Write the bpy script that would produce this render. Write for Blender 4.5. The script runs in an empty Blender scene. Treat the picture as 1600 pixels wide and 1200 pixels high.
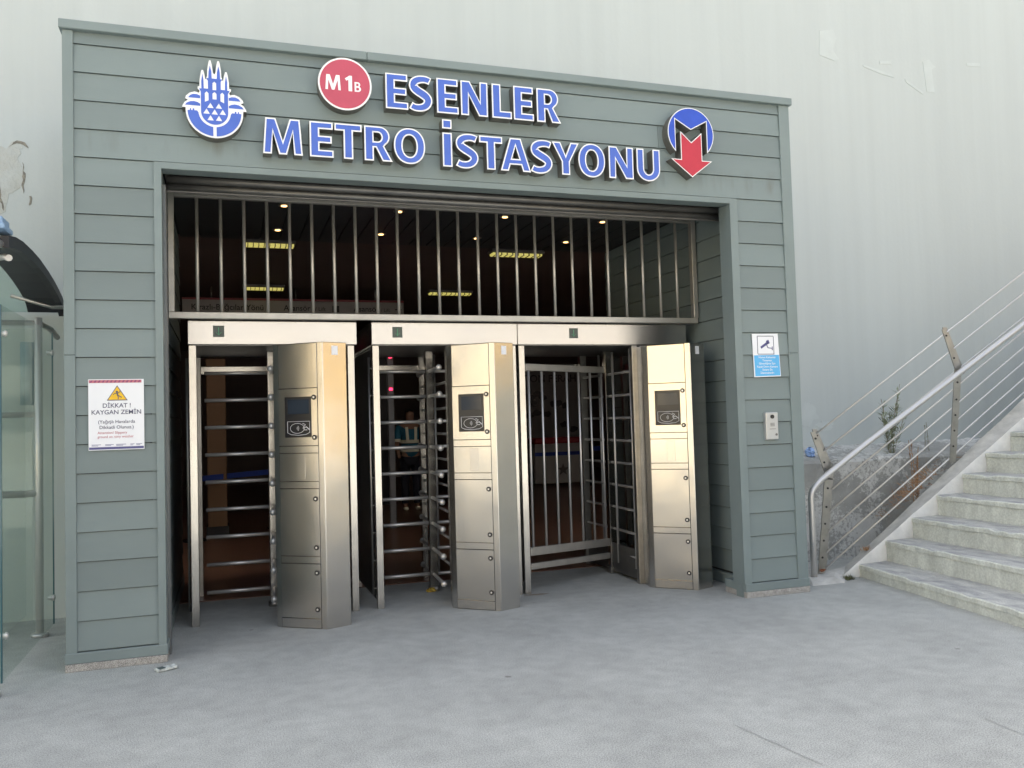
import bpy, bmesh, math, random
from mathutils import Vector, Matrix
from mathutils.geometry import tessellate_polygon
S = bpy.context.scene
COL = S.collection
R_ = math.radians
random.seed(7)

# ------------------------------------------------------------------ camera, sky, sun, exposure
cam_d = bpy.data.cameras.new("camera")
cam = bpy.data.objects.new("camera", cam_d)
COL.objects.link(cam)
S.camera = cam
cam_d.sensor_fit = 'HORIZONTAL'
cam_d.sensor_width = 36.0
cam_d.lens = 36.0 * 1334.56 / 1600.0
cam_d.clip_start = 0.05
cam_d.clip_end = 2000.0
cam.matrix_world = (Matrix.Translation((0.96704, -6.1316, 1.51877)) @ Matrix.Rotation(-0.3235917, 4, 'Z')
                    @ Matrix.Rotation(0.0289433, 4, 'Y') @ Matrix.Rotation(1.6130388, 4, 'X'))

SUN_ROT, SUN_EL = 332.0, 45.0
world = bpy.data.worlds.new("World")
S.world = world
world.use_nodes = True
wn = world.node_tree
sky = wn.nodes.new('ShaderNodeTexSky')
sky.sky_type = 'NISHITA'
sky.sun_disc = False
sky.sun_elevation = R_(SUN_EL)
sky.sun_rotation = R_(SUN_ROT)
sky.air_density = 1.0
sky.dust_density = 6.0
sky.ozone_density = 0.4
hs_ = wn.nodes.new('ShaderNodeHueSaturation')      # thin high haze: a paler, less saturated sky
hs_.inputs['Saturation'].default_value = 0.48
wn.links.new(sky.outputs[0], hs_.inputs['Color'])
wn.links.new(hs_.outputs[0], wn.nodes['Background'].inputs[0])
wn.nodes['Background'].inputs[1].default_value = 0.12

sun_d = bpy.data.lights.new("sun", 'SUN')
sun_d.energy = 4.0
sun_d.angle = R_(0.5)
sun_d.color = (1.0, 0.93, 0.80)
sun = bpy.data.objects.new("sun", sun_d)
COL.objects.link(sun)
_d = Vector((math.sin(R_(SUN_ROT)) * math.cos(R_(SUN_EL)), math.cos(R_(SUN_ROT)) * math.cos(R_(SUN_EL)), math.sin(R_(SUN_EL))))
sun.rotation_euler = _d.to_track_quat('Z', 'Y').to_euler()
sun.location = (-15, 28, 30)

S.view_settings.view_transform = 'Standard'
S.view_settings.look = 'None'
S.view_settings.exposure = 2.19
S.view_settings.gamma = 1.0
S.view_settings.use_curve_mapping = False
S.render.engine = 'CYCLES'
S.cycles.max_bounces = 8

# ------------------------------------------------------------------ materials
def mat(name, col, rough=0.6, metal=0.0, var=0.0, vscale=3.0, stretch=(1, 1, 1), bump=0.0, bscale=60.0,
        col2=None, spec=0.5, bstretch=None, rvar=0.0, emit=None, estr=0.0):
    m = bpy.data.materials.new(name)
    m.use_nodes = True
    nt = m.node_tree
    n, l = nt.nodes, nt.links
    b = n['Principled BSDF']
    b.inputs['Base Color'].default_value = (*col, 1)
    b.inputs['Roughness'].default_value = rough
    b.inputs['Metallic'].default_value = metal
    b.inputs['Specular IOR Level'].default_value = spec
    if emit:
        b.inputs['Emission Color'].default_value = (*emit, 1)
        b.inputs['Emission Strength'].default_value = estr
    need = var > 0 or bump > 0 or rvar > 0
    if need:
        g = n.new('ShaderNodeNewGeometry')
    if var > 0 or rvar > 0:
        mp = n.new('ShaderNodeMapping')
        mp.inputs['Scale'].default_value = stretch
        l.new(g.outputs['Position'], mp.inputs['Vector'])
        t = n.new('ShaderNodeTexNoise')
        t.inputs['Scale'].default_value = vscale
        t.inputs['Detail'].default_value = 6
        t.inputs['Roughness'].default_value = 0.6
        l.new(mp.outputs[0], t.inputs['Vector'])
        r = n.new('ShaderNodeValToRGB')
        c2 = col2 or tuple(max(0, c * (1 - var)) for c in col)
        c1 = col if col2 else tuple(min(1, c * (1 + var)) for c in col)
        r.color_ramp.elements[0].position = 0.32
        r.color_ramp.elements[1].position = 0.68
        r.color_ramp.elements[0].color = (*c2, 1)
        r.color_ramp.elements[1].color = (*c1, 1)
        l.new(t.outputs['Fac'], r.inputs[0])
        if var > 0:
            l.new(r.outputs[0], b.inputs['Base Color'])
        if rvar > 0:
            mr = n.new('ShaderNodeMapRange')
            mr.inputs[3].default_value = max(0.02, rough - rvar)
            mr.inputs[4].default_value = rough + rvar
            l.new(t.outputs['Fac'], mr.inputs[0])
            l.new(mr.outputs[0], b.inputs['Roughness'])
    if bump > 0:
        mp2 = n.new('ShaderNodeMapping')
        mp2.inputs['Scale'].default_value = bstretch or (1, 1, 1)
        l.new(g.outputs['Position'], mp2.inputs['Vector'])
        t2 = n.new('ShaderNodeTexNoise')
        t2.inputs['Scale'].default_value = bscale
        t2.inputs['Detail'].default_value = 4
        l.new(mp2.outputs[0], t2.inputs['Vector'])
        bm = n.new('ShaderNodeBump')
        bm.inputs['Strength'].default_value = bump
        bm.inputs['Distance'].default_value = 0.01
        l.new(t2.outputs['Fac'], bm.inputs['Height'])
        l.new(bm.outputs[0], b.inputs['Normal'])
    return m

def speckle(m, scale, dark, amount, light=None):
    """overlay fine grains on the base colour of m"""
    nt = m.node_tree
    n, l = nt.nodes, nt.links
    b = n['Principled BSDF']
    g = n.new('ShaderNodeNewGeometry')
    t = n.new('ShaderNodeTexNoise')
    t.inputs['Scale'].default_value = scale
    t.inputs['Detail'].default_value = 3
    l.new(g.outputs['Position'], t.inputs['Vector'])
    r = n.new('ShaderNodeValToRGB')
    r.color_ramp.elements[0].position = 0.36
    r.color_ramp.elements[1].position = 0.64
    r.color_ramp.elements[0].color = (dark, dark, dark, 1)
    q = light or 1.0
    r.color_ramp.elements[1].color = (q, q, q, 1)
    l.new(t.outputs['Fac'], r.inputs[0])
    mx = n.new('ShaderNodeMix')
    mx.data_type = 'RGBA'
    mx.blend_type = 'MULTIPLY'
    mx.inputs[0].default_value = amount
    src = b.inputs['Base Color'].links
    if src:
        l.new(src[0].from_socket, mx.inputs[6])
    else:
        mx.inputs[6].default_value = b.inputs['Base Color'].default_value
    l.new(r.outputs[0], mx.inputs[7])
    l.new(mx.outputs[2], b.inputs['Base Color'])
    return m

def dark_specks(m):
    nt = m.node_tree
    n, l = nt.nodes, nt.links
    b = n['Principled BSDF']
    g = n.new('ShaderNodeNewGeometry')
    v = n.new('ShaderNodeTexVoronoi')
    v.inputs['Scale'].default_value = 1.7
    l.new(g.outputs['Position'], v.inputs['Vector'])
    no = n.new('ShaderNodeTexNoise')
    no.inputs['Scale'].default_value = 30
    l.new(g.outputs['Position'], no.inputs['Vector'])
    ad = n.new('ShaderNodeMath')
    ad.operation = 'MULTIPLY_ADD'
    ad.inputs[1].default_value = 0.05
    l.new(no.outputs['Fac'], ad.inputs[0])
    l.new(v.outputs['Distance'], ad.inputs[2])
    r = n.new('ShaderNodeValToRGB')
    r.color_ramp.elements[0].position = 0.045
    r.color_ramp.elements[0].color = (0.42, 0.41, 0.40, 1)
    r.color_ramp.elements[1].position = 0.062
    r.color_ramp.elements[1].color = (1, 1, 1, 1)
    l.new(ad.outputs[0], r.inputs[0])
    mx = n.new('ShaderNodeMix')
    mx.data_type = 'RGBA'
    mx.blend_type = 'MULTIPLY'
    mx.inputs[0].default_value = 0.8
    l.new(b.inputs['Base Color'].links[0].from_socket, mx.inputs[6])
    l.new(r.outputs[0], mx.inputs[7])
    l.new(mx.outputs[2], b.inputs['Base Color'])

def wave(m, scale=2.6, strength=0.05):
    nt = m.node_tree
    n, l = nt.nodes, nt.links
    b = n['Principled BSDF']
    g = n.new('ShaderNodeNewGeometry')
    t = n.new('ShaderNodeTexNoise')
    t.inputs['Scale'].default_value = scale
    t.inputs['Detail'].default_value = 1
    l.new(g.outputs['Position'], t.inputs['Vector'])
    bm = n.new('ShaderNodeBump')
    bm.inputs['Strength'].default_value = 1.0
    bm.inputs['Distance'].default_value = strength
    l.new(t.outputs['Fac'], bm.inputs['Height'])
    if b.inputs['Normal'].links:
        l.new(b.inputs['Normal'].links[0].from_socket, bm.inputs['Normal'])
    l.new(bm.outputs[0], b.inputs['Normal'])

M = {}
M['ground'] = speckle(speckle(mat('ground_paving', (0.405, 0.412, 0.388), 0.85, var=0.10, vscale=1.6, bump=0.05, bscale=220), 9, 0.90, 0.8, 1.05), 150, 0.55, 0.8, 1.25)
dark_specks(M['ground'])
M['crack_line'] = mat('hairline_crack', (0.33, 0.335, 0.32), 0.9)
M['plank'] = mat('grey_cladding', (0.197, 0.240, 0.237), 0.5, var=0.05, vscale=1.6, stretch=(0.35, 1, 1.6), bump=0.05, bscale=220, bstretch=(0.2, 1, 1), spec=0.35)
M['trim'] = mat('grey_trim', (0.205, 0.250, 0.247), 0.45, var=0.06, vscale=2.0, spec=0.35)
M['backing'] = mat('dark_backing', (0.05, 0.054, 0.055), 0.8)
def plank_extra(m):
    nt = m.node_tree
    n, l = nt.nodes, nt.links
    b = n['Principled BSDF']
    src = b.inputs['Base Color'].links[0].from_socket
    oi = n.new('ShaderNodeObjectInfo')
    mr = n.new('ShaderNodeMapRange')
    mr.inputs[3].default_value = 0.92
    mr.inputs[4].default_value = 1.07
    l.new(oi.outputs['Random'], mr.inputs[0])
    mx = n.new('ShaderNodeMix')
    mx.data_type = 'RGBA'
    mx.blend_type = 'MULTIPLY'
    mx.inputs[0].default_value = 1.0
    l.new(src, mx.inputs[6])
    l.new(mr.outputs[0], mx.inputs[7])
    # rusty drip stains below the letters
    g = n.new('ShaderNodeNewGeometry')
    sp = n.new('ShaderNodeSeparateXYZ')
    l.new(g.outputs['Position'], sp.inputs[0])
    zr = n.new('ShaderNodeMapRange')
    zr.interpolation_type = 'SMOOTHSTEP'
    zr.inputs[1].default_value = 3.34
    zr.inputs[2].default_value = 3.44
    l.new(sp.outputs['Z'], zr.inputs[0])
    zq = n.new('ShaderNodeMapRange')
    zq.inputs[1].default_value = 3.46
    zq.inputs[2].default_value = 3.60
    zq.inputs[3].default_value = 1.0
    zq.inputs[4].default_value = 0.0
    l.new(sp.outputs['Z'], zq.inputs[0])
    mp = n.new('ShaderNodeMapping')
    mp.inputs['Scale'].default_value = (9, 1, 1.2)
    l.new(g.outputs['Position'], mp.inputs[0])
    no = n.new('ShaderNodeTexNoise')
    no.inputs['Scale'].default_value = 1.0
    no.inputs['Detail'].default_value = 5
    l.new(mp.outputs[0], no.inputs['Vector'])
    nr = n.new('ShaderNodeMapRange')
    nr.inputs[1].default_value = 0.50
    nr.inputs[2].default_value = 0.72
    l.new(no.outputs['Fac'], nr.inputs[0])
    m1 = n.new('ShaderNodeMath')
    m1.operation = 'MULTIPLY'
    l.new(zr.outputs[0], m1.inputs[0])
    l.new(zq.outputs[0], m1.inputs[1])
    m2 = n.new('ShaderNodeMath')
    m2.operation = 'MULTIPLY'
    l.new(m1.outputs[0], m2.inputs[0])
    l.new(nr.outputs[0], m2.inputs[1])
    m3 = n.new('ShaderNodeMath')
    m3.operation = 'MULTIPLY'
    m3.inputs[1].default_value = 0.55
    l.new(m2.outputs[0], m3.inputs[0])
    mx2 = n.new('ShaderNodeMix')
    mx2.data_type = 'RGBA'
    l.new(m3.outputs[0], mx2.inputs[0])
    l.new(mx.outputs[2], mx2.inputs[6])
    mx2.inputs[7].default_value = (0.115, 0.10, 0.085, 1)
    l.new(mx2.outputs[2], b.inputs['Base Color'])
plank_extra(M['plank'])
M['granite'] = speckle(mat('granite', (0.42, 0.40, 0.37), 0.7, var=0.2, vscale=30), 220, 0.35, 0.9, 1.3)
M['steel'] = mat('brushed_steel', (0.55, 0.53, 0.50), 0.22, 1.0, bump=0.035, bscale=260, bstretch=(1, 1, 0.02), rvar=0.05, vscale=4)
M['steel_h'] = mat('brushed_steel_lengthwise', (0.56, 0.545, 0.53), 0.25, 1.0, bump=0.03, bscale=260, bstretch=(0.02, 1, 1), rvar=0.05, vscale=3)
wave(M['steel'], 2.6, 0.006)
wave(M['steel_h'], 2.2, 0.006)
M['steel_tube'] = mat('steel_tube', (0.60, 0.59, 0.575), 0.36, 0.68, rvar=0.05, vscale=8)
M['steel_dull'] = mat('dull_steel', (0.42, 0.405, 0.38), 0.38, 1.0, var=0.15, vscale=7)
M['grille'] = mat('grille_steel', (0.47, 0.45, 0.41), 0.42, 0.62, var=0.10, vscale=6)
M['seam'] = mat('black_gap', (0.02, 0.02, 0.02), 0.8)
M['black'] = mat('black_plastic', (0.018, 0.018, 0.02), 0.28)
M['screen'] = mat('dark_screen', (0.03, 0.04, 0.055), 0.08)
M['white_print'] = mat('white_print', (0.75, 0.75, 0.76), 0.6)
M['ball'] = mat('pale_knob', (0.72, 0.71, 0.69), 0.35, 0.6)
M['sign_white'] = mat('sign_white', (0.86, 0.86, 0.86), 0.45)
M['sign_blue'] = mat('sign_blue', (0.068, 0.140, 0.54), 0.4, var=0.06, vscale=9)
M['sign_blue2'] = mat('logo_blue', (0.022, 0.075, 0.50), 0.3, var=0.08, vscale=9)
M['sign_red'] = mat('badge_red', (0.50, 0.072, 0.115), 0.4, var=0.06, vscale=8)
M['sign_red2'] = mat('logo_red', (0.50, 0.022, 0.045), 0.35, var=0.06, vscale=8)
M['return'] = mat('letter_return', (0.15, 0.145, 0.13), 0.5, 0.3, var=0.2, vscale=12)
M['paper'] = mat('paper', (0.83, 0.84, 0.86), 0.55)
M['ink'] = mat('ink', (0.10, 0.10, 0.16), 0.6)
M['ink_red'] = mat('red_ink', (0.52, 0.16, 0.20), 0.6)
M['ink_navy'] = mat('navy_ink', (0.09, 0.09, 0.24), 0.6)
M['ink_purple'] = mat('purple_ink', (0.28, 0.07, 0.16), 0.6)
M['yellow'] = mat('warning_yellow', (0.85, 0.52, 0.02), 0.5)
M['sky_blue'] = mat('sky_blue_print', (0.11, 0.45, 0.80), 0.5)
M['shutter'] = mat('shutter_metal', (0.16, 0.158, 0.155), 0.42, 0.7, var=0.15, vscale=5)
M['guide'] = mat('guide_rail', (0.17, 0.18, 0.185), 0.4, 0.6, var=0.1, vscale=5)
M['ceil'] = mat('dark_ceiling_slat', (0.045, 0.048, 0.05), 0.5)
M['hall_wall'] = mat('brown_hall_wall', (0.155, 0.118, 0.108), 0.7, var=0.1, vscale=0.8)
M['hall_ceiling'] = mat('brown_hall_ceiling', (0.16, 0.122, 0.112), 0.7, var=0.1, vscale=0.7)
M['hall_floor'] = mat('brown_floor_tile', (0.20, 0.10, 0.065), 0.28, var=0.1, vscale=3)
M['hall_col'] = mat('ochre_pillar', (0.22, 0.12, 0.06), 0.6)
M['hall_dark'] = mat('dark_panel', (0.03, 0.028, 0.03), 0.5)
M['hall_grey'] = mat('grey_panel', (0.16, 0.15, 0.14), 0.6)
M['lamp_warm'] = mat('lit_downlight', (1, 0.8, 0.5), 0.5, emit=(1.0, 0.55, 0.20), estr=1.0)
M['lamp_tube'] = mat('lit_tube', (0.9, 0.85, 0.5), 0.5, emit=(0.62, 0.54, 0.13), estr=0.17)
M['led_red'] = mat('red_led', (0.8, 0.02, 0.05), 0.4, emit=(1.0, 0.03, 0.10), estr=0.9)
M['concrete'] = mat('pale_painted_concrete', (0.490, 0.530, 0.520), 0.85, var=0.032, vscale=1.0, stretch=(5.5, 1, 0.2), bump=0.12, bscale=24)
M['patch'] = mat('fresh_paint_patch', (0.520, 0.562, 0.550), 0.85, var=0.04, vscale=6)
M['peel'] = mat('peeled_plaster', (0.51, 0.545, 0.53), 0.9, var=0.3, vscale=5, col2=(0.435, 0.44, 0.40), bump=0.5, bscale=40)
M['peel_dark'] = mat('dark_crack', (0.24, 0.225, 0.19), 0.9, var=0.4, vscale=25)
M['step_paint'] = speckle(mat('worn_step_paint', (0.62, 0.64, 0.57), 0.8, var=0.16, vscale=4, stretch=(1, 2.2, 0.7), bump=0.3, bscale=40), 60, 0.75, 0.6, 1.05)
M['step_top'] = speckle(mat('worn_tread', (0.56, 0.56, 0.52), 0.85, var=0.42, vscale=4.5, stretch=(2.5, 1, 1), col2=(0.30, 0.30, 0.30), bump=0.3, bscale=60), 120, 0.7, 0.6, 1.1)
M['curb_white'] = mat('white_limewash', (0.74, 0.74, 0.71), 0.9, var=0.12, vscale=5, bump=0.35, bscale=30)
M['curb_top'] = mat('weathered_curb', (0.60, 0.59, 0.55), 0.9, col2=(0.40, 0.395, 0.37), var=0.3, vscale=6, bump=0.3, bscale=40)
M['glass_edge'] = mat('glass_edge', (0.05, 0.13, 0.15), 0.1)
M['roof_dark'] = mat('dark_smoked_roof', (0.014, 0.014, 0.02), 0.45)
M['gutter'] = mat('blue_grey_gutter', (0.24, 0.36, 0.52), 0.5, var=0.1, vscale=8)
M['pipe'] = mat('pale_blue_pipe', (0.22, 0.33, 0.38), 0.6)
M['leaf'] = mat('weed_green', (0.26, 0.30, 0.20), 0.7, var=0.3, vscale=20)
M['stem'] = mat('weed_stem', (0.24, 0.21, 0.14), 0.8)
M['dry'] = mat('dry_stalk', (0.36, 0.21, 0.11), 0.85, var=0.3, vscale=20)
M['litter_blue'] = mat('blue_plastic', (0.30, 0.45, 0.75), 0.4, var=0.3, vscale=40)
M['litter'] = mat('litter_pack', (0.55, 0.58, 0.55), 0.5, var=0.5, vscale=45)
M['litter_dark'] = mat('litter_band', (0.06, 0.09, 0.09), 0.5)
M['litter_yellow'] = mat('dry_yellow_leaf', (0.45, 0.31, 0.05), 0.8, var=0.3, vscale=60)
M['skin'] = mat('skin', (0.35, 0.2, 0.14), 0.6)
M['hair'] = mat('hair', (0.02, 0.017, 0.015), 0.7)
M['vest'] = mat('teal_vest', (0.02, 0.16, 0.26), 0.7)
M['reflect'] = mat('reflective_band', (0.9, 0.88, 0.72), 0.5)
M['cloth_dark'] = mat('dark_trousers', (0.02, 0.022, 0.035), 0.8)
M['kiosk_white'] = mat('kiosk_white', (0.42, 0.41, 0.40), 0.5)
M['kiosk_red'] = mat('kiosk_red', (0.35, 0.03, 0.04), 0.5)
M['kiosk_blue'] = mat('kiosk_blue', (0.03, 0.07, 0.36), 0.5)
M['sign_board'] = mat('sign_board', (0.30, 0.28, 0.26), 0.5)
M['sign_stripe'] = mat('sign_stripe', (0.22, 0.03, 0.04), 0.5)
M['ind_dark'] = mat('indicator_glass', (0.06, 0.085, 0.075), 0.2)
M['ind_green'] = mat('indicator_green', (0.04, 0.26, 0.12), 0.4)
M['moss'] = mat('moss', (0.11, 0.12, 0.055), 0.9, var=0.3, vscale=50)
M['brick_red'] = mat('rust_scrap', (0.3, 0.12, 0.06), 0.9)

def wall_rough():
    m = mat('rough_retaining_concrete', (0.56, 0.56, 0.53), 0.95, var=0.2, vscale=2.5, bump=0.8, bscale=22)
    nt = m.node_tree
    n, l = nt.nodes, nt.links
    b = n['Principled BSDF']
    g = n.new('ShaderNodeNewGeometry')
    v = n.new('ShaderNodeTexNoise')
    v.inputs['Scale'].default_value = 26
    v.inputs['Detail'].default_value = 8
    v.inputs['Roughness'].default_value = 0.75
    l.new(g.outputs['Position'], v.inputs['Vector'])
    t = n.new('ShaderNodeTexNoise')
    t.inputs['Scale'].default_value = 1.9
    t.inputs['Detail'].default_value = 5
    l.new(g.outputs['Position'], t.inputs['Vector'])
    mul = n.new('ShaderNodeMath')
    mul.operation = 'ADD'
    l.new(v.outputs['Fac'], mul.inputs[0])
    l.new(t.outputs['Fac'], mul.inputs[1])
    r = n.new('ShaderNodeValToRGB')
    r.color_ramp.elements[0].position = 0.93
    r.color_ramp.elements[0].color = (1, 1, 1, 1)
    r.color_ramp.elements[1].position = 1.22
    r.color_ramp.elements[1].color = (0.50, 0.50, 0.49, 1)
    l.new(mul.outputs[0], r.inputs[0])
    mx = n.new('ShaderNodeMix')
    mx.data_type = 'RGBA'
    mx.blend_type = 'MULTIPLY'
    mx.inputs[0].default_value = 0.85
    l.new(b.inputs['Base Color'].links[0].from_socket, mx.inputs[6])
    l.new(r.outputs[0], mx.inputs[7])
    l.new(mx.outputs[2], b.inputs['Base Color'])
    return m
M['rough'] = wall_rough()

def glass_mat():
    m = bpy.data.materials.new('shelter_glass')
    m.use_nodes = True
    nt = m.node_tree
    n, l = nt.nodes, nt.links
    out = n['Material Output']
    n.remove(n['Principled BSDF'])
    tr = n.new('ShaderNodeBsdfTransparent')
    tr.inputs[0].default_value = (0.86, 0.92, 0.89, 1)
    gl = n.new('ShaderNodeBsdfGlossy')
    gl.inputs['Roughness'].default_value = 0.03
    gl.inputs[0].default_value = (0.9, 0.95, 0.92, 1)
    lw = n.new('ShaderNodeLayerWeight')
    lw.inputs[0].default_value = 0.5
    pw = n.new('ShaderNodeMath')
    pw.operation = 'POWER'
    pw.inputs[1].default_value = 5.0
    l.new(lw.outputs['Facing'], pw.inputs[0])
    fr = n.new('ShaderNodeMath')
    fr.operation = 'MULTIPLY_ADD'
    fr.inputs[1].default_value = 0.75
    fr.inputs[2].default_value = 0.075
    l.new(pw.outputs[0], fr.inputs[0])
    mx = n.new('ShaderNodeMixShader')
    l.new(fr.outputs[0], mx.inputs[0])
    l.new(tr.outputs[0], mx.inputs[1])
    l.new(gl.outputs[0], mx.inputs[2])
    df = n.new('ShaderNodeBsdfDiffuse')
    df.inputs[0].default_value = (0.34, 0.36, 0.33, 1)
    mx2 = n.new('ShaderNodeMixShader')
    mx2.inputs[0].default_value = 0.05
    l.new(mx.outputs[0], mx2.inputs[1])
    l.new(df.outputs[0], mx2.inputs[2])
    l.new(mx2.outputs[0], out.inputs[0])
    return m
M['glass'] = glass_mat()

# ------------------------------------------------------------------ helpers
class MB:
    def __init__(s):
        s.v, s.f, s.mi, s.sm = [], [], [], []
    def add(s, vs, fs, mi=0, sm=False):
        o = len(s.v)
        s.v += [tuple(p) for p in vs]
        for f in fs:
            s.f.append([i + o for i in f])
            s.mi.append(mi)
            s.sm.append(sm)
        return s
    def box(s, x0, x1, y0, y1, z0, z1, mi=0):
        return s.add([(x0, y0, z0), (x1, y0, z0), (x1, y1, z0), (x0, y1, z0), (x0, y0, z1), (x1, y0, z1), (x1, y1, z1), (x0, y1, z1)],
                     [(0, 3, 2, 1), (4, 5, 6, 7), (0, 1, 5, 4), (1, 2, 6, 5), (2, 3, 7, 6), (3, 0, 4, 7)], mi)
    def obox(s, o, a, b, c, mi=0):
        """box from corner o along vectors a, b, c"""
        o, a, b, c = map(Vector, (o, a, b, c))
        return s.add([o, o + a, o + a + b, o + b, o + c, o + a + c, o + a + b + c, o + b + c],
                     [(0, 3, 2, 1), (4, 5, 6, 7), (0, 1, 5, 4), (1, 2, 6, 5), (2, 3, 7, 6), (3, 0, 4, 7)], mi)
    def plan(s, poly, z0, z1, mi=0, top=None):
        n = len(poly)
        t = top if top is not None else [z1] * n
        vs = [(p[0], p[1], z0) for p in poly] + [(p[0], p[1], t[i]) for i, p in enumerate(poly)]
        fs = [tuple(range(n))[::-1], tuple(range(n, 2 * n))] + [(i, (i + 1) % n, n + (i + 1) % n, n + i) for i in range(n)]
        return s.add(vs, fs, mi)
    def tube(s, path, r, n=10, mi=0, caps=True):
        path = [Vector(p) for p in path]
        vs, fs = [], []
        prev = None
        for i, p in enumerate(path):
            d = (path[min(i + 1, len(path) - 1)] - path[max(i - 1, 0)]).normalized()
            if prev is None:
                u = d.orthogonal().normalized()
            else:
                u = (prev - d * prev.dot(d)).normalized()
            prev = u
            w = d.cross(u)
            for k in range(n):
                a = 2 * math.pi * k / n
                vs.append(p + (u * math.cos(a) + w * math.sin(a)) * r)
        for i in range(len(path) - 1):
            for k in range(n):
                fs.append((i * n + k, i * n + (k + 1) % n, (i + 1) * n + (k + 1) % n, (i + 1) * n + k))
        s.add(vs, fs, mi, True)
        if caps:
            o = len(s.v) - len(vs)
            s.f += [[o + k for k in range(n)][::-1], [o + (len(path) - 1) * n + k for k in range(n)]]
            s.mi += [mi, mi]
            s.sm += [False, False]
        return s
    def ball(s, c, r, nu=10, nv=7, mi=0, sc=(1, 1, 1)):
        vs, fs = [], []
        for j in range(nv + 1):
            t = math.pi * j / nv
            for i in range(nu):
                a = 2 * math.pi * i / nu
                vs.append((c[0] + r * sc[0] * math.sin(t) * math.cos(a), c[1] + r * sc[1] * math.sin(t) * math.sin(a), c[2] + r * sc[2] * math.cos(t)))
        for j in range(nv):
            for i in range(nu):
                fs.append((j * nu + i, (j + 1) * nu + i, (j + 1) * nu + (i + 1) % nu, j * nu + (i + 1) % nu))
        return s.add(vs, fs, mi, True)
    def loops(s, loops, y0, y1, x=0, z=0, mi_front=0, mi_side=0, front_only=False):
        """2D loops (x,z), first outer, the rest holes; front at y0, back at y1"""
        flat = [p for lp in loops for p in lp]
        tris = tessellate_polygon([[Vector((p[0], p[1], 0)) for p in lp] for lp in loops])
        n = len(flat)
        vs = [(p[0] + x, y0, p[1] + z) for p in flat]
        s.add(vs, tris, mi_front)
        if front_only:
            return s
        vs2 = vs + [(p[0] + x, y1, p[1] + z) for p in flat]
        fs, o = [], 0
        for lp in loops:
            k = len(lp)
            fs += [(o + i, o + (i + 1) % k, n + o + (i + 1) % k, n + o + i) for i in range(k)]
            o += k
        s.add(vs2, fs, mi_side)
        return s
    def build(s, name, mats, parent=None, bevel=0.0, merge=True):
        me = bpy.data.meshes.new(name)
        me.from_pydata(s.v, [], s.f)
        for m in (mats if isinstance(mats, (list, tuple)) else [mats]):
            me.materials.append(m)
        for p, mi, sm in zip(me.polygons, s.mi, s.sm):
            p.material_index = mi
            p.use_smooth = sm
        bm = bmesh.new()
        bm.from_mesh(me)
        if merge:
            bmesh.ops.remove_doubles(bm, verts=bm.verts, dist=1e-5)
        bmesh.ops.recalc_face_normals(bm, faces=bm.faces)
        if bevel > 0:
            es = [e for e in bm.edges if len(e.link_faces) == 2 and e.calc_face_angle(0) > 0.6 and not (e.link_faces[0].smooth and e.link_faces[1].smooth)]
            bmesh.ops.bevel(bm, geom=es, offset=bevel, segments=1, affect='EDGES', clamp_overlap=True)
        bm.to_mesh(me)
        bm.free()
        ob = bpy.data.objects.new(name, me)
        COL.objects.link(ob)
        if parent:
            setp(ob, parent)
        return ob

ROOTLOC = {}
def setp(ob, parent):
    ob.parent = parent
    o = parent
    loc = Vector((0, 0, 0))
    while o is not None:
        loc += o.location
        o = o.parent
    if parent.type == 'EMPTY':
        ob.matrix_parent_inverse = Matrix.Translation(-loc)

def tag(o, label, cat, group=None, kind=None):
    if label:
        o['label'] = label
    if cat:
        o['category'] = cat
    if group:
        o['group'] = group
    if kind:
        o['kind'] = kind
    return o

def thing(name, loc, label, cat, group=None):
    o = bpy.data.objects.new(name, None)
    o.empty_display_size = 0.2
    COL.objects.link(o)
    o.location = loc
    return tag(o, label, cat, group)

def copy_thing(o, dx):
    c = o.copy()
    COL.objects.link(c)
    c.location = Vector(o.location) + Vector(dx)
    def rec(a, b):
        for ch in list(a.children):
            d = ch.copy()
            COL.objects.link(d)
            d.parent = b
            d.matrix_parent_inverse = ch.matrix_parent_inverse.copy()
            rec(ch, d)
    rec(o, c)
    return c

def inset(lp, d, lim=2.5):
    """move a closed loop to its left by d (CCW outer shrinks, CW hole grows)"""
    out = []
    n = len(lp)
    for i in range(n):
        p0, p1, p2 = Vector(lp[i - 1]), Vector(lp[i]), Vector(lp[(i + 1) % n])
        a, b = (p1 - p0), (p2 - p1)
        if a.length < 1e-7 or b.length < 1e-7:
            out.append((p1.x, p1.y))
            continue
        a.normalize()
        b.normalize()
        na, nb = Vector((-a.y, a.x)), Vector((-b.y, b.x))
        m = na + nb
        if m.length < 1e-4:
            m = na
        m.normalize()
        k = d / max(m.dot(na), 1 / lim)
        q = p1 + m * k
        out.append((q.x, q.y))
    return out

def area(lp):
    return 0.5 * sum(lp[i - 1][0] * lp[i][1] - lp[i][0] * lp[i - 1][1] for i in range(len(lp)))

def orient(loops):
    r = []
    for i, lp in enumerate(loops):
        a = area(lp)
        r.append(lp if (a > 0) == (i == 0) else lp[::-1])
    return r

DG = None
def text_geo(s, size, bold=0.0, align='CENTER'):
    cu = bpy.data.curves.new('print', 'FONT')
    cu.body = s
    cu.size = size
    cu.align_x = align
    cu.offset = bold * size
    cu.resolution_u = 3
    cu.fill_mode = 'FRONT'
    ob = bpy.data.objects.new('print', cu)
    COL.objects.link(ob)
    bpy.context.view_layer.update()
    me = bpy.data.meshes.new_from_object(ob.evaluated_get(bpy.context.evaluated_depsgraph_get()))
    vs = [(v.co.x, v.co.y) for v in me.vertices]
    fs = [tuple(p.vertices) for p in me.polygons]
    bpy.data.objects.remove(ob)
    bpy.data.curves.remove(cu)
    bpy.data.meshes.remove(me)
    return vs, fs

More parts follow.
